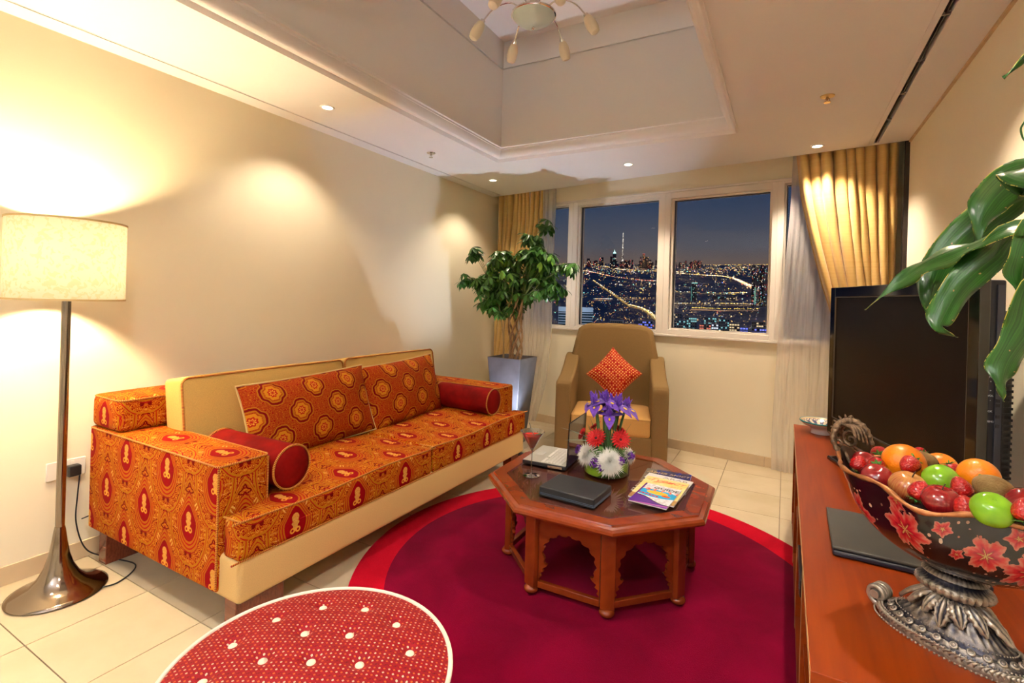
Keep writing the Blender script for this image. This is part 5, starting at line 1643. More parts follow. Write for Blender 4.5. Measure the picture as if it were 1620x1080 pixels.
# handles at both ends
M_HAN = plain('bronze_handle', (.13, .08, .045), .42, .7, 120, metal=.55, bs=.8, bscale=150, bd=.004)
for s_ in (-1, 1):
    ex = A_ * 1.06
    base = Vector((s_ * (ex - .004), 0, rimz(0) - .004))
    P = bez([base + Vector((-s_ * .004, -.028, -.012)), base + Vector((s_ * .014, -.026, .022)), base + Vector((s_ * .012, -.012, .058)), base + Vector((-s_ * .012, .004, .075)), base + Vector((-s_ * .042, .012, .060)), base + Vector((-s_ * .058, .016, .022))], 9)
    MB().tube(P, [.0045 + .0045 * math.sin(PI * i / len(P)) + .0014 * math.sin(i * 1.9) for i in range(len(P))], 8).build('handle', M_HAN, bw, angle=180)
    P = bez([base + Vector((-s_ * .002, .028, -.010)), base + Vector((s_ * .018, .022, .020)), base + Vector((s_ * .016, .010, .052)), base + Vector((-s_ * .008, .004, .070))], 8)
    MB().tube(P, [.0065 + .0016 * math.sin(i * 1.7) for i in range(len(P))], 8).build('handle', M_HAN, bw, angle=180)
    c = (base.x - s_ * .014, base.z + .026)
    MB().tube([(p[0], p[1] + .002, p[2]) for p in spiral(c, .024, 1.5, 34, PI * .2, -s_)], [.0052 * (1 - .5 * i / 34) for i in range(34)], 8).build('volute', M_HAN, bw, angle=180)
    MB().tube(spiral((base.x + s_ * .004, base.z + .014), .015, 1.2, 24, -PI * .4, s_, y=-.018), .0038, 8).build('volute', M_HAN, bw, angle=180)
    for k in range(5):
        t_ = k / 4
        p = base + Vector((-s_ * (.056 - .004 * k), .016 - .010 * k, .016 + .006 * k)); q = base + Vector((-s_ * (.018 - .006 * k), .006 - .004 * k, .072 - .002 * k))
        MB().tube(bez([p, (p + q) / 2 + Vector((-s_ * .008, 0, .010)), q], 5), [.0022 + .0026 * math.sin(PI * i / 10) for i in range(11)], 6).build('handle_leaf', M_HAN, bw, angle=180)
    for k in range(7):
        a = PI * (.05 + .13 * k); pc = base + Vector((s_ * (.006 + .024 * math.cos(a)) - s_ * .012, -.012 + .004 * k, .045 + .034 * math.sin(a)))
        d = Vector((s_ * math.cos(a), -.2, math.sin(a)))
        MB().sphere((0, 0, .004), (.0042, .0030, .0088), 7, 5, frame(pc, d)).build('handle_leaf', M_HAN, bw, angle=180)
    MB().sphere(tuple(base + Vector((-s_ * .010, .004, .082))), (.0058, .0052, .0062), 8, 6, f=lambda th, a: 1 + .15 * math.sin(5 * a)).build('finial', M_HAN, bw, angle=180)
    P = bez([base + Vector((-s_ * .002, -.004, -.006)), (s_ * .17, -.012, .245), (s_ * .135, -.010, .195), (s_ * .085, -.004, .172)], 8)
    MB().tube(P, [.004 + .0012 * math.sin(i * 1.1) for i in range(len(P))], 6).build('under_bracket', M_HAN, bw, angle=180)

# ------------------------------------------------------------------ fruit
def fruit_mat(name, c1, c2, rough, streak=0, bs=0, bscale=100, coat=.2):
    m, nt, b = newmat(name); setp(b, rough, coat=coat)
    tcn = nt.nodes.new('ShaderNodeTexCoord'); s = nt.nodes.new('ShaderNodeSeparateXYZ'); nt.links.new(tcn.outputs['Object'], s.inputs[0])
    x, y, z = (X(nt, s.outputs[i]) for i in range(3))
    n = X(nt, noise(nt, tcn.outputs['Object'], 30, 4))
    if streak:
        a = x.atan2(y); n2 = X(nt, noise(nt, comb(nt, a * 5, z * 12, 0), 3, 3)); n = n * .35 + n2 * .65 + z * 4
    nt.links.new(ramp(nt, n, [(.35, c1), (.65, c2)]), b.inputs['Base Color'])
    if bs: bump(nt, b, noise(nt, tcn.outputs['Object'], bscale, 2), bs, .002)
    return m
FM = dict(red=fruit_mat('red_apple_skin', (.15, .002, .006), (.25, .012, .012), .18, 1, coat=.5), bi=fruit_mat('blush_apple_skin', (.28, .018, .012), (.48, .22, .06), .22, 1, coat=.4),
          green=fruit_mat('green_apple_skin', (.15, .36, .012), (.23, .45, .02), .22, coat=.4), orange=fruit_mat('orange_peel', (.82, .20, .004), (.88, .25, .006), .32, bs=.5, bscale=260),
          kiwi=fruit_mat('kiwi_skin', (.20, .115, .035), (.30, .19, .07), .8, bs=.7, bscale=300, coat=0))
def straw_mat():
    m, nt, b = newmat('strawberry_skin'); setp(b, .28, coat=.3)
    tcn = nt.nodes.new('ShaderNodeTexCoord')
    v = nt.nodes.new('ShaderNodeTexVoronoi'); v.inputs['Scale'].default_value = 260; nt.links.new(tcn.outputs['Object'], v.inputs['Vector'])
    d = X(nt, v.outputs['Distance'])
    nt.links.new(mixc(nt, d.lt(.16), (.36, .003, .004), (.60, .15, .03)), b.inputs['Base Color'])
    bump(nt, b, d, .8, .002); return m
M_STRAW = straw_mat(); M_CALYX = plain('calyx_green', (.07, .24, .03), .5, .2, 60); M_TWIG = plain('brown_twig', (.06, .03, .015), .7)
def apple(kind, label, loc, r, rot, stem=True):
    t = thing('apple', label, 'apple', loc, 0, None, rot)
    def f(th, a):
        k = 1 - .20 * math.exp(-(th / .34) ** 2) - .13 * math.exp(-((PI - th) / .30) ** 2)
        return k * (1 + .018 * math.cos(5 * a) * (th / PI)) * (1.0 - .05 * math.cos(th) * -1 * (1 if th > PI / 2 else 0))
    MB().sphere((0, 0, 0), (r, r, r * .94), 32, 24, f=f).build('flesh', FM[kind], t, angle=180)
    if stem: MB().tube(bez([(0, 0, r * .68), (.001, 0, r * .90), (.004, 0, r * 1.10)], 4), .0013, 6).build('stem', M_TWIG, t)
    else: MB().lathe([(.0001, r * .70), (.0035, r * .74), (.005, r * .78)], 5, cap=False).build('calyx', M_TWIG, t)
def orange(label, loc, r, rot):
    t = thing('orange', label, 'orange', loc, 0, None, rot)
    MB().sphere((0, 0, 0), (r, r, r * .95), 32, 24, f=lambda th, a: 1 - .03 * math.exp(-(th / .15) ** 2)).build('peel', FM['orange'], t, angle=180)
    MB().lathe([(.0001, r * .935), (.003, r * .93), (.0035, r * .915)], 6, cap=False).build('stem_button', M_CALYX, t)
def kiwi(label, loc, r, rot, L=1.35):
    t = thing('kiwi', label, 'kiwi fruit', loc, 0, None, rot)
    MB().sphere((0, 0, 0), (r, r * .95, r * L), 28, 20).build('skin', FM['kiwi'], t, angle=180)
    MB().sphere((0, 0, r * L * .985), (.0035, .0035, .002), 8, 5).build('stem_end', M_TWIG, t)
def strawberry(label, loc, r, rot):
    t = thing('strawberry', label, 'strawberry', loc, 0, None, rot)
    def f(th, a): # z up is the leafy end; taper down
        return 1 if th < PI / 2 else 1
    mb = MB(); n, m_ = 20, 14; vs = []
    for j in range(m_ + 1):
        u = j / m_; z = r * (.85 - 2.25 * u); rad = r * (math.sin(PI * min(1, u * .5 + .5 * u ** .5 * .0 + .0) ) ** .0) * math.sqrt(max(0, 1 - ((u - .28) / (.72 if u > .28 else .28)) ** 2)) ** (1.25 if u > .28 else 1)
        for i in range(n): a = 2 * PI * i / n; vs.append((rad * math.cos(a), rad * math.sin(a), z))
    fs = [(j * n + i, j * n + (i + 1) % n, (j + 1) * n + (i + 1) % n, (j + 1) * n + i) for j in range(m_) for i in range(n)]
    mb.add(vs, fs); mb.build('berry', M_STRAW, t, angle=180)
    cb = MB()
    for k in range(7):
        petal(cb, Matrix.Translation((0, 0, r * .82)) @ Rm(k * 2 * PI / 7, 4, 'Z') @ Rm(-.1, 4, 'X'), r * .85, r * .42, .5, .1, nu=2, nv=4)
    cb.tube([(0, 0, r * .8), (.002, 0, r * 1.25)], .0011, 5)
    cb.build('calyx', M_CALYX, t, angle=180, solid=.0006)
apple('red', 'glossy red apple at the left end of the bowl, below the strawberries', (.203, 1.481, .926), .0360, (R(20), R(-15), 0), False)
apple('bi', 'blushed yellow-red apple with its stem hollow showing, left of the green apple', (.253, 1.424, .932), .0385, (R(16), R(2), R(40)))
apple('red', 'dark red apple with upright stem at the front middle of the bowl', (.293, 1.342, .938), .0355, (R(6), R(2), 0))
apple('green', 'green apple in the middle of the bowl', (.317, 1.458, .948), .0385, (R(50), R(70), 0), False)
apple('green', 'green apple with its hollow facing the viewer at the front right of the bowl', (.352, 1.268, .960), .0335, (R(34), R(-4), 0), False)
apple('red', 'streaked red apple at the right edge of the picture behind the front green apple', (.412, 1.310, .968), .0330, (R(30), R(10), 0), False)
apple('red', 'small red apple half hidden behind the two left strawberries', (.188, 1.583, .930), .034, (R(40), R(5), 0), False)
orange('large orange at the left with a strawberry leaning on it', (.268, 1.566, .952), .0470, (R(40), R(20), 0))
orange('orange behind the front kiwi at the right of the bowl', (.388, 1.487, .966), .0385, (R(70), R(-30), 0))
orange('small orange barely showing behind the middle green apple', (.355, 1.640, .937), .0370, (R(10), 0, 0))
kiwi('brown kiwi lying at the front right on top of the fruit', (.376, 1.352, .980), .0245, eul(Rm(R(-22), 4, 'Z'), Rm(R(96), 4, 'Y')))
kiwi('brown kiwi behind the large orange at the back', (.310, 1.612, .950), .0270, eul(Rm(R(-30), 4, 'Z'), Rm(R(80), 4, 'Y')))
for lab, loc, r, rot in (
    ('leftmost strawberry, pointed end up, beside the bowl handle', (.172, 1.552, .932), .0200, (R(150), R(20), 0)),
    ('strawberry right of the leftmost one, above the red apple', (.208, 1.536, .945), .0190, (R(65), R(-60), R(20))),
    ('strawberry behind the handle, left of the large orange', (.229, 1.640, .950), .0200, (R(100), R(80), 0)),
    ('strawberry leaning on the front of the large orange', (.268, 1.493, .969), .0200, (R(-30), R(60), R(15))),
    ('strawberry between the blushed apple and the front red apple', (.260, 1.362, .943), .0195, (R(176), R(20), 0)),
    ('small strawberry tip above the back kiwi', (.318, 1.672, .957), .0170, (R(60), R(60), 0)),
    ('strawberry with green leaves behind the right orange', (.360, 1.565, .953), .0175, (R(-20), R(-20), 0)),
    ('strawberry between the front kiwi and the middle green apple', (.336, 1.385, .958), .0195, (R(170), R(-20), 0)),
    ('strawberry wedged before the front green apple at the bowl rim', (.322, 1.303, .943), .0195, (R(176), R(-8), 0)),
    ('strawberry at the right edge of the picture beside the streaked apple', (.390, 1.245, .972), .0200, (R(160), R(10), 0))):
    strawberry(lab, loc, r, rot)

# ------------------------------------------------------------------ corn plant at the right edge
dp = thing('corn_plant', 'broad-leaved green corn plant reaching in from the right edge', 'potted plant', (.53, .95, 0))
D0 = Vector((.53, .95, 0))
MB().lathe([(.0001, 0), (.12, 0), (.155, .30), (.162, .31), (.150, .31), (.145, .28), (.0001, .28)], 40).build('pot', plain('brown_pot', (.18, .09, .05), .4), dp, angle=50)
MB().tube(bez([(0, 0, .27), (.01, .0, .7), (-.01, .01, 1.1), (-.02, .03, 1.42)], 8), .021, 12).build('cane', plain('ringed_cane', (.30, .20, .11), .8, .3, 30, bs=.5, bscale=60, bd=.004), dp)
def corn_leaf_mat():
    m, nt, b = newmat('corn_plant_leaf'); setp(b, .30, spec=.5, coat=.15)
    u, v = uvx(nt)
    st = X(nt, noise(nt, comb(nt, u * 14, v * .6, 0), 2.0, 2))
    c = ramp(nt, st, [(.3, (.006, .042, .005)), (.55, (.016, .085, .009)), (.75, (.05, .15, .022))])
    e_ = (u - .5).abs()
    c = mixc(nt, e_.gt(.482) * X(nt, noise(nt, comb(nt, u, v * 20, 1), 1.5)).gt(.5), c, (.50, .42, .08))
    sp_ = X(nt, noise(nt, comb(nt, u * 3, v * 14, 8), 1.3, 1)).gt(.80)
    c = mixc(nt, sp_, c, (.45, .20, .10))
    nt.links.new(c, b.inputs['Base Color']); bump(nt, b, st, .25, .002); return m
M_CORN = corn_leaf_mat()
def corn_leaf(pts, W, face=(0, -1, .3), wav=.006, base=True, twist=0, lab=None):
    pts = [Vector(p) for p in pts]
    if base: pts = [Vector((.515, .975, pts[0].z - .06 if pts[0].z < 1.5 else 1.42))] + pts
    C = bez([p - D0 for p in pts], 8); n = len(C)
    def fn(a, b_):
        i = min(n - 1, int(round(b_ * (n - 1)))); p = C[i]
        tg = (C[min(n - 1, i + 1)] - C[max(0, i - 1)]).normalized()
        fv = Vector(face); fv = Rm(twist * b_, 3, tg) @ fv if twist else fv
        side_ = tg.cross(fv).normalized(); up_ = side_.cross(tg).normalized()
        s_ = a * 2 - 1
        wv = W / 2 * math.sin(PI * min(1, (b_ * .93 + .07)) ** .85) ** .8 if b_ < .995 else .001
        wv *= min(1, max(.0, (1 - b_) / .30)) ** .75 if b_ > .7 else 1
        wv *= 1 + .06 * math.sin(b_ * 19 + s_)
        return p + side_ * s_ * wv + up_ * (-abs(s_) * wv * .35 + wav * math.sin(b_ * 24 + s_ * 1.5) * abs(s_) ** 2)
    return MB().grid(fn, 8, n - 1).build('leaf', M_CORN, dp, angle=180, solid=.0008)
corn_leaf([(.371, 1.175, 1.488), (.31, 1.255, 1.466), (.255, 1.304, 1.436), (.209, 1.336, 1.392), (.153, 1.34, 1.331)], .062, (0.25, -.75, .75))
corn_leaf([(.387, 1.183, 1.579), (.378, 1.269, 1.595), (.355, 1.314, 1.565), (.338, 1.325, 1.520), (.334, 1.324, 1.452)], .082, (-.1, -.9, .3))
corn_leaf([(.401, 1.248, 1.575), (.38, 1.351, 1.555), (.319, 1.374, 1.49), (.28, 1.375, 1.417), (.27, 1.37, 1.342), (.301, 1.387, 1.286)], .072, (-.1, -.95, .2))
corn_leaf([(.371, 1.175, 1.48), (.335, 1.246, 1.438), (.294, 1.258, 1.385), (.267, 1.254, 1.323), (.264, 1.253, 1.298), (.294, 1.269, 1.283)], .056, (.1, -.95, .2))
corn_leaf([(.378, 1.121, 1.391), (.362, 1.169, 1.307), (.34, 1.18, 1.25), (.333, 1.176, 1.211), (.338, 1.179, 1.178)], .052, (.2, -.95, .2))
corn_leaf([(.376, 1.12, 1.482), (.359, 1.145, 1.455), (.350, 1.161, 1.414), (.354, 1.175, 1.377), (.362, 1.182, 1.33)], .045, (.1, -.95, .2))
for a, L, up in ((-60, .34, .25), (10, .36, .3), (60, .18, .30), (-110, .35, .2), (-150, .33, .28), (-20, .3, .42)):
    c, s_ = math.cos(R(a)), math.sin(R(a)); L = min(L, .16) if c > .3 else L
    P = [(.51 + c * L * k, .98 + s_ * L * k, 1.42 + up * math.sin(PI * k * .75)) for k in (.25, .5, .75, 1.0)]
    corn_leaf(P, .08, (0, 0, 1))
MB().tube(bez([(.386 - D0.x, 1.183 - D0.y, 1.62), (.374 - D0.x, 1.233 - D0.y, 1.642), (.372 - D0.x, 1.256 - D0.y, 1.672), (.379 - D0.x, 1.259 - D0.y, 1.69)], 6), .0016, 6).build('tendril', M_CORN, dp)
MB().tube(bez([(-.02, .03, 1.42), (-.09, .15, 1.56), (-.144, .233, 1.62)], 6), .003, 6).build('tendril', M_CORN, dp)

# ------------------------------------------------------------------ the night city outside
HC = 120.0; SLP = .0805
def gpt(az, el=None, d=None, lift=0):
    a = R(az)
    if d is None: d = HC / (SLP - math.tan(R(el)))
    return Vector((-math.sin(a) * d, math.cos(a) * d, H - HC + SLP * d + lift))
def pt_el(az, el, d):
    a = R(az); return Vector((-math.sin(a) * d, math.cos(a) * d, H + math.tan(R(el)) * d))
gm = MB()
azs = [-30 + 5 * i for i in range(21)]; dd = [250, 500, 800, 1200, 2000, 3500, 6000, 11000, 32000]
gm.add([gpt(a, d=d) for d in dd for a in azs], [(j * 21 + i, j * 21 + i + 1, j * 21 + i + 22, j * 21 + i + 21) for j in range(8) for i in range(20)])
gnd, nt_, b_ = newmat('dark_desert_ground'); setp(b_, .9)
n_ = noise(nt_, coords(nt_, 'Object', (1, 1, 1)), .004, 5)
nt_.links.new(ramp(nt_, n_, [(.35, (.28, .22, .25)), (.65, (.62, .50, .48))]), b_.inputs['Base Color'])
struct(gm.build('city_ground', gnd, smooth=False))
cr_ = random.Random(21)
LC = [('warm', (1, .55, .18), 1.5), ('white', (1, .88, .72), 1.7), ('teal', (.30, .95, .85), 1.3), ('red', (1, .14, .10), 1.3), ('blue', (.25, .35, 1), 1.5), ('yellow', (1, .62, .10), 1.6)]
LM = [emis('city_light_' + n_, c, s_) for n_, c, s_ in LC]
cl = MB()
def city_dot(p, mi, k=1.0):
    d = math.hypot(p.x, p.y); r = d * .00058 * k
    vs = [p + Vector(v) * r for v in ((1, 0, 0), (0, 1, 0), (-1, 0, 0), (0, -1, 0), (0, 0, 1), (0, 0, -1))]
    cl.add(vs, [(0, 1, 4), (1, 2, 4), (2, 3, 4), (3, 0, 4), (1, 0, 5), (2, 1, 5), (3, 2, 5), (0, 3, 5)], None, mi)
def pick():
    return cr_.choices(range(6), (46, 14, 9, 9, 6, 16))[0]
for k in range(9500):
    az = cr_.uniform(-6, 32); u = cr_.random()
    el = cr_.uniform(-3.9, 4.45) if u < .62 else 4.5 - abs(cr_.gauss(0, .55))
    nz = mn.noise(Vector((az * .9, el * 1.7, 0))) + .5 * mn.noise(Vector((az * 3, el * 5, 4)))
    if nz < (-.02 if el < 3.2 else -.35): continue
    if el > 4.33: continue
    if el > 4.1 and cr_.random() < .5: continue
    city_dot(gpt(az, el, lift=2), pick(), cr_.uniform(.45, 1.15) if cr_.random() < .93 else 1.9)
def ribbon(name, label, pts, w0, w1, col, s_, lift=1.0, dens=0, mi=0, spread=1):
    P = [gpt(a, e_, lift=lift) for a, e_ in pts]; C = bez(P, 8); n = len(C); vs = []
    for i, p in enumerate(C):
        d = math.hypot(p.x, p.y); t_ = i / (n - 1); wd = R(w0 + (w1 - w0) * t_) * d
        tg = (C[min(n - 1, i + 1)] - C[max(0, i - 1)]).normalized()
        upv = Vector((p.x, p.y, 0)).normalized() * SLP; sd = tg.cross(Vector((0, 0, 1))).normalized()
        # widen so that its apparent width is roughly constant
        k = abs(sd.x * p.y - sd.y * p.x) / d; k = max(k, .12)
        vs += [p - sd * wd / 2 / k, p + sd * wd / 2 / k]
        for q in range(dens):
            pp = p.lerp(C[min(n - 1, i + 1)], cr_.random()) + sd * wd / k * cr_.uniform(-.5, .5) * spread + Vector((0, 0, 4))
            city_dot(pp, cr_.choice(mi if isinstance(mi, tuple) else (mi,)), cr_.uniform(.6, 1.5))
    o = MB().add(vs, [(2 * i, 2 * i + 1, 2 * i + 3, 2 * i + 2) for i in range(n - 1)]).build(name, emis('road_glow_' + str(round(s_ * 100)) + str(round(col[1] * 100)), col, s_), smooth=False)
    tag(o, label, 'road'); return o
YG = (1, .62, .16)
ribbon('lit_road', 'straight orange-lit road running diagonally through the middle window', [(19.7, 2.48), (15.47, -.38)], .05, .28, YG, .30, dens=10, mi=(0, 5, 1))
ribbon('lit_road', 'wide bright lit junction at the lower right of the middle window', [(15.6, -.33), (14.32, -.64), (13.52, -1.02), (12.77, -1.63), (11.5, -2.9)], .28, .42, YG, .22, dens=9, mi=(0, 1, 5), spread=1.1)
ribbon('lit_road', 'highest lit road below the skyline in the middle window', [(24.59, 4.16), (21.29, 4.23), (19.34, 4.25), (17.69, 3.94), (16.29, 3.73), (12.87, 3.61), (10, 3.55)], .03, .10, (1, .60, .18), .5, dens=5, mi=(0, 1, 5))
ribbon('lit_road', 'second lit road below the skyline in the middle window', [(24.58, 3.8), (21.28, 3.58), (19.43, 3.32), (17.89, 2.99), (14.65, 2.58), (12.6, 2.5)], .03, .06, (1, .55, .25), .6, dens=4, mi=(0, 3, 1))
ribbon('lit_road', 'thin level lit road meeting the diagonal road', [(16.65, .47), (14.7, .46), (12.78, .52), (11.9, .55)], .05, .05, (1, .6, .3), .6, dens=1, mi=(0,))
ribbon('lit_road', 'short glowing street left of the diagonal road', [(19.45, .21), (18.5, .24), (17.58, .26)], .10, .12, (1, .5, .2), .5, dens=5, mi=(0, 1, 2, 3), spread=2)
ribbon('lit_road', 'upper bright road band in the right window', [(12.2, 3.55), (11.38, 3.49), (8.38, 3.25), (6.24, 3.14), (5.32, 3.0)], .06, .10, (1, .64, .25), .45, dens=7, mi=(0, 1, 5), spread=2)
ribbon('lit_road', 'crowded pinkish highway widening toward the dark towers', [(5.0, 2.95), (4.3, 2.62), (3.7, 2.3), (3.1, 2.0), (2.2, 1.6)], .25, .75, (1, .60, .40), .35, dens=22, mi=(0, 1, 1, 3, 5))
ribbon('lit_road', 'teal and amber lit level road across the right window', [(12.5, 1.25), (10.93, 1.31), (6.18, 1.25), (3.67, 1.36)], .06, .07, (.8, .7, .3), .35, dens=5, mi=(2, 5, 0, 1), spread=2.5)
ribbon('lit_road', 'amber lit street below the teal one in the right window', [(12.46, -.09), (11.08, -.05), (6.15, .11), (1.81, .15)], .06, .06, YG, .5, dens=7, mi=(0, 5, 1), spread=4)
ribbon('lit_road', 'strong yellow road near the bottom of the right window', [(9.04, -.47), (7.06, -.47), (5.22, -.47), (2.57, -.36)], .17, .15, (1, .60, .08), .6, dens=3, mi=(5,))
ribbon('lit_road', 'distant amber road on the horizon in the right window', [(8.13, 4.33), (5, 4.37), (1.75, 4.37)], .02, .02, (1, .55, .2), .25, dens=3, mi=(0, 5), spread=3)
stuff(cl.build('city_lights', LM, smooth=False))
bpy.data.objects['city_lights']['label'] = 'thousands of tiny coloured lights scattered over the dark city'; bpy.data.objects['city_lights']['category'] = 'city lights'
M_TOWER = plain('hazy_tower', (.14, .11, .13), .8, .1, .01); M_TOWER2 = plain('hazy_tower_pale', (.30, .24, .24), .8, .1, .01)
def tower(name, label, az0, az1, top, base, d, mat=M_TOWER, group=None, lights=0, lmi=(0, 3), roof=None, steps=0, cat='building', depth=.6):
    """box tower between two azimuths at distance d, tops at elevation top"""
    azc = (az0 + az1) / 2; c = pt_el(azc, base, d); wd = abs(R(az0 - az1)) * d; h = (math.tan(R(top)) - math.tan(R(base))) * d
    t = thing(name, label, cat, tuple(c), R(azc), group)
    MB().box((-wd / 2, 0, 0), (wd / 2, wd * depth, h)).build('tower_block', mat, t, smooth=False)
    if lights:
        mbs = {}
        for q in range(lights):
            mi = cr_.choice(lmi); mb = mbs.setdefault(mi, MB()); x = cr_.uniform(-.46, .46) * wd; z = cr_.uniform(.03, .97) * h; s_ = d * .00038
            mb.box((x - s_, -s_ * .5, z - s_), (x + s_, 0, z + s_))
        for mi, mb in mbs.items(): stuff(mb.build('lit_windows', LM[mi], t, smooth=False))
    if roof: MB().box((-wd * .52, -1, h), (wd * .52, wd * depth, h + d * .0006)).build('roof_light', roof, t, smooth=False)
    return t, wd, h
# tall needle tower with setbacks
d = 8200; c = pt_el(16.45, 3.8, d)
t = thing('skyscraper', 'tallest needle-shaped tower with white lights rising above the skyline', 'skyscraper', tuple(c), R(16.45))
z = 0
for wdg, top in ((.34, 5.0), (.25, 5.7), (.17, 6.4), (.10, 7.1), (.045, 7.95)):
    zt = (math.tan(R(top)) - math.tan(R(3.8))) * d; ww = R(wdg) * d
    MB().box((-ww / 2, 0, z), (ww / 2, ww, zt)).build('setback_tier', M_TOWER2, t, smooth=False); z = zt
mb = MB()
for q in range(34):
    el_ = cr_.uniform(4.7, 7.8); zz = (math.tan(R(el_)) - math.tan(R(3.8))) * d; sp_ = R(.15 * (8 - el_) / 3.3) * d; x = cr_.uniform(-1, 1) * sp_ / 2; s_ = d * .0003
    mb.box((x - s_, -20, zz - s_ * 2), (x + s_, -10, zz + s_ * 2))
stuff(mb.build('facade_lights', LM[1], t, smooth=False))
t, wd, h = tower('skyscraper', 'tower with a bright teal pointed crown left of the needle tower', 17.53, 17.15, 5.55, 3.9, 8000, lights=8, lmi=(2, 1))
MB().lathe([(wd * .62, h), (wd * .5, h + 12), (wd * .12, h + 36), (2, h + 62)], 4, Matrix.Translation((0, wd * .3, 0)), ph=PI / 4).build('crown', emis('teal_crown', (.45, 1, .9), 1.6), t, smooth=False)
tower('skyscraper', 'taller of the twin towers right of the needle tower', 14.27, 14.02, 5.5, 3.9, 8000, lights=12, roof=LM[3])
tower('skyscraper', 'lower of the twin towers right of the needle tower', 13.96, 13.62, 5.12, 3.9, 7900, lights=10, roof=LM[0])
for q in range(64):
    az = cr_.choice((cr_.uniform(12.7, 23), cr_.uniform(13, 18), cr_.uniform(8, 12))) if q > 6 else cr_.uniform(20, 22)
    w_ = cr_.uniform(.14, .36); top = 4.62 + cr_.random() ** 2 * (.62 if az > 12 else .25)
    tower('skyscraper', 'small hazy tower in the crowded skyline on the horizon', az + w_ / 2, az - w_ / 2, top, 3.95, cr_.uniform(7400, 9500), group='hazy skyline towers', lights=cr_.randint(3, 7), lmi=(0, 3, 1, 3))
for a0, a1, top, dd_, lab, mt in ((3.17, 2.86, 4.33, 1330, 'slim dark tower at the left of the close tower group in the right window', M_TOWER), (2.82, 2.50, 4.09, 1300, 'second tower of the close group, with a teal lit edge', M_TOWER2),
                              (2.46, 2.06, 4.35, 1320, 'dark broad tower in the middle of the close tower group', M_TOWER), (2.03, 1.45, 4.28, 1290, 'rightmost pale tower of the close group by the window frame', M_TOWER2)):
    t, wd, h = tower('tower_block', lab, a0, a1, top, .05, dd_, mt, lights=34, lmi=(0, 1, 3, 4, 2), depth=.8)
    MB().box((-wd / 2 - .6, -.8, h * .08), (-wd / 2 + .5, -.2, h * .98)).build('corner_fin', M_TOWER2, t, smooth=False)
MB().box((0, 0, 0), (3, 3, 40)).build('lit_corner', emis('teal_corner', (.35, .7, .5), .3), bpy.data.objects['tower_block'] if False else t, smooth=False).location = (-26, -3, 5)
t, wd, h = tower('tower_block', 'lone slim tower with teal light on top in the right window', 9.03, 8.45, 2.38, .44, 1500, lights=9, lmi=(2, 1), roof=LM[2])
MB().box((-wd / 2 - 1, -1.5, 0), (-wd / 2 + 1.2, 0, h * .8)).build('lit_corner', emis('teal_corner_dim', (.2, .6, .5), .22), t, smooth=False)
M_BW = plain('pale_concrete', (.42, .42, .46), .7, .1, .05); M_BG = plain('dark_teal_glass', (.02, .05, .07), .15, .1, .05)
def lowrise(label, az0, az1, top, dd_, hm, glow, mi):
    a = (az0 + az1) / 2; c = gpt(a, d=dd_); ztop = H + math.tan(R(top)) * dd_; h = ztop - c.z; wd = R(abs(az0 - az1)) * dd_
    t = thing('office_building', label, 'building', tuple(c), R(a))
    MB().box((-wd / 2, 0, 0), (wd / 2, wd * .5, h)).build('walls', M_BW if hm else M_TOWER2, t, smooth=False)
    MB().box((-wd / 2 - .8, -.8, h), (wd / 2 + .8, wd * .5 + .8, h + 1.2)).build('roof', M_BW, t, smooth=False)
    nf = max(2, int(min(h, 34) / 4.2)); w1 = MB(); w2 = MB()
    for f_ in range(nf):
        z = h - 3.4 - f_ * 4.2; n_ = max(3, int(wd / 3.2))
        for q in range(n_):
            x = -wd / 2 + (q + .5) * wd / n_
            (w2 if cr_.random() < glow else w1).box((x - wd / n_ * .36, -.25, z), (x + wd / n_ * .36, .05, z + 2.1))
    stuff(w1.build('dark_windows', M_BG, t, smooth=False))
    if w2.v: stuff(w2.build('lit_windows', mi, t, smooth=False))
wl = emis('office_glow_warm', (1, .72, .40), .75); wt = emis('office_glow_teal', (.35, .85, .85), .6); wbl = emis('office_glow_blue', (.18, .22, 1), 1.0); wwh = emis('office_glow_white', (.85, .9, 1), .9); wr = emis('office_glow_red', (1, .25, .15), .7)
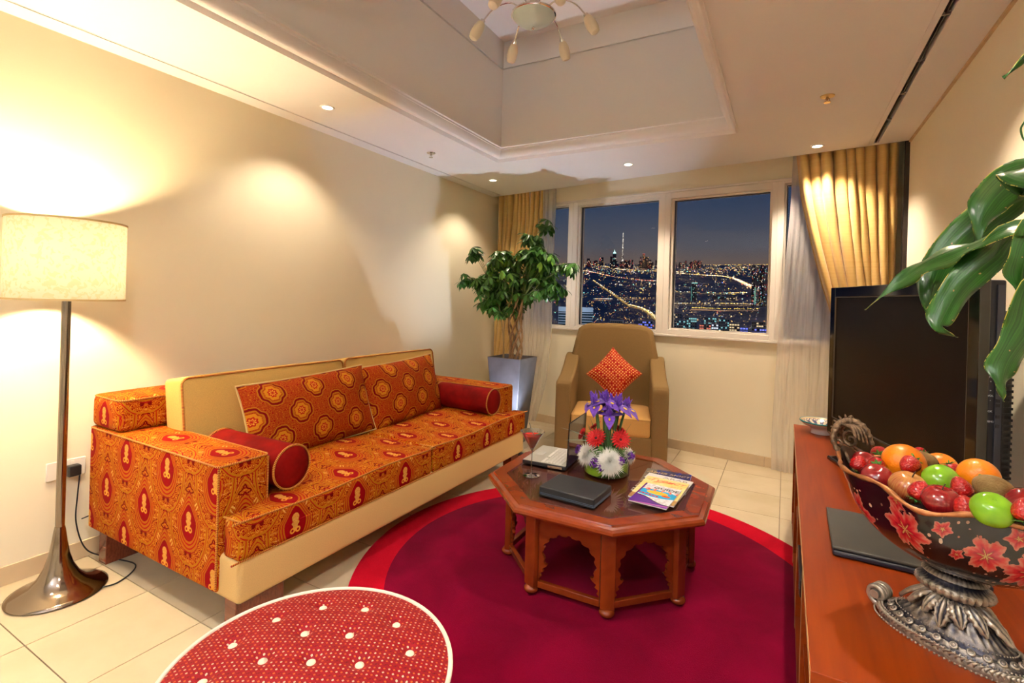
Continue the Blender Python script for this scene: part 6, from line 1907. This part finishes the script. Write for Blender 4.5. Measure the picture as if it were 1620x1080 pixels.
for args in (('low building with warm windows at the far left of the right window', 11.06, 9.97, -.97, 1000, 1, .5, wl), ('wide dim teal office at the lower left of the right window', 10.89, 9.57, -1.68, 880, 1, .35, wt),
             ('grey office with bluish windows near the bottom of the right window', 9.64, 8.41, -1.32, 900, 1, .35, wt), ('flat-roofed office with a dark teal hall front', 7.69, 6.24, -1.25, 950, 1, .55, wt),
             ('tall grey office beside the hall', 6.2, 5.18, -1.38, 940, 1, .25, wt), ('low red-lit building at the bottom middle of the right window', 8.14, 6.95, -2.02, 840, 0, .6, wr),
             ('bright white office at the bottom middle of the right window', 7.11 - .2, 6.24, -1.92, 830, 1, .75, wwh), ('warm lit low building at the bottom right of the middle pane', 5.19, 4.19, -1.78, 850, 0, .7, wl),
             ('blue lit white office at the bottom of the right window', 4.15, 3.38, -2.13, 820, 1, .8, wbl), ('long dim office with warm windows at the right corner', 3.06, 1.74, -1.54, 880, 0, .35, wl),
             ('blue outlined building at the bottom right corner', 3.04, 1.6, -2.17, 800, 0, .6, wbl), ('teal lit hall in the middle distance', 6.92, 5.61, 1.0, 1750, 0, .3, wt),
             ('dim hall right of the teal one in the middle distance', 5.54, 4.53, 1.05, 1720, 0, .2, wl), ('purple lit building at the lower right of the middle window', 14.52, 13.0, -1.9, 850, 0, .5, wbl),
             ('low row house at the bottom of the middle window', 17.6, 16.2, -2.0, 850, 0, .25, wl)):
    lowrise(*args)
# close office block with striped floors, lower left
dd_ = 800; a = 21.5; c = gpt(a, d=dd_); wd = R(3.95) * dd_; h = H + math.tan(R(-.62)) * dd_ - c.z
t = thing('office_building', 'close white office block with dark striped floors at the lower left of the window', 'building', tuple(c), R(a))
MB().box((-wd / 2, 0, h - 7.5), (wd / 2, wd * .5, h)).build('parapet', plain('pale_blue_concrete', (.62, .70, .80), .6, .06, .05), t, smooth=False)
MB().box((-wd / 2 + .6, .8, 0), (wd / 2 - .6, wd * .5, h - 6)).build('glass_core', M_BG, t, smooth=False)
for k in range(11):
    MB().box((-wd / 2, 0, h - 10.2 - k * 4.1), (wd / 2, wd * .5, h - 9.1 - k * 4.1)).build('floor_slab', plain('pale_blue_concrete', (.62, .70, .80), .6, .06, .05), t, smooth=False)
MB().box((-wd * .27, 2, h), (wd * .14, wd * .3, h + 7)).build('roof_plant_room', emis('teal_roof_room', (.20, .55, .55), .28), t, smooth=False)
light('block_front_light', 'POINT', 60000, (.7, .85, 1), (0, -60, h), t, 6)  # bluish point light at roof height before the block, no fixture
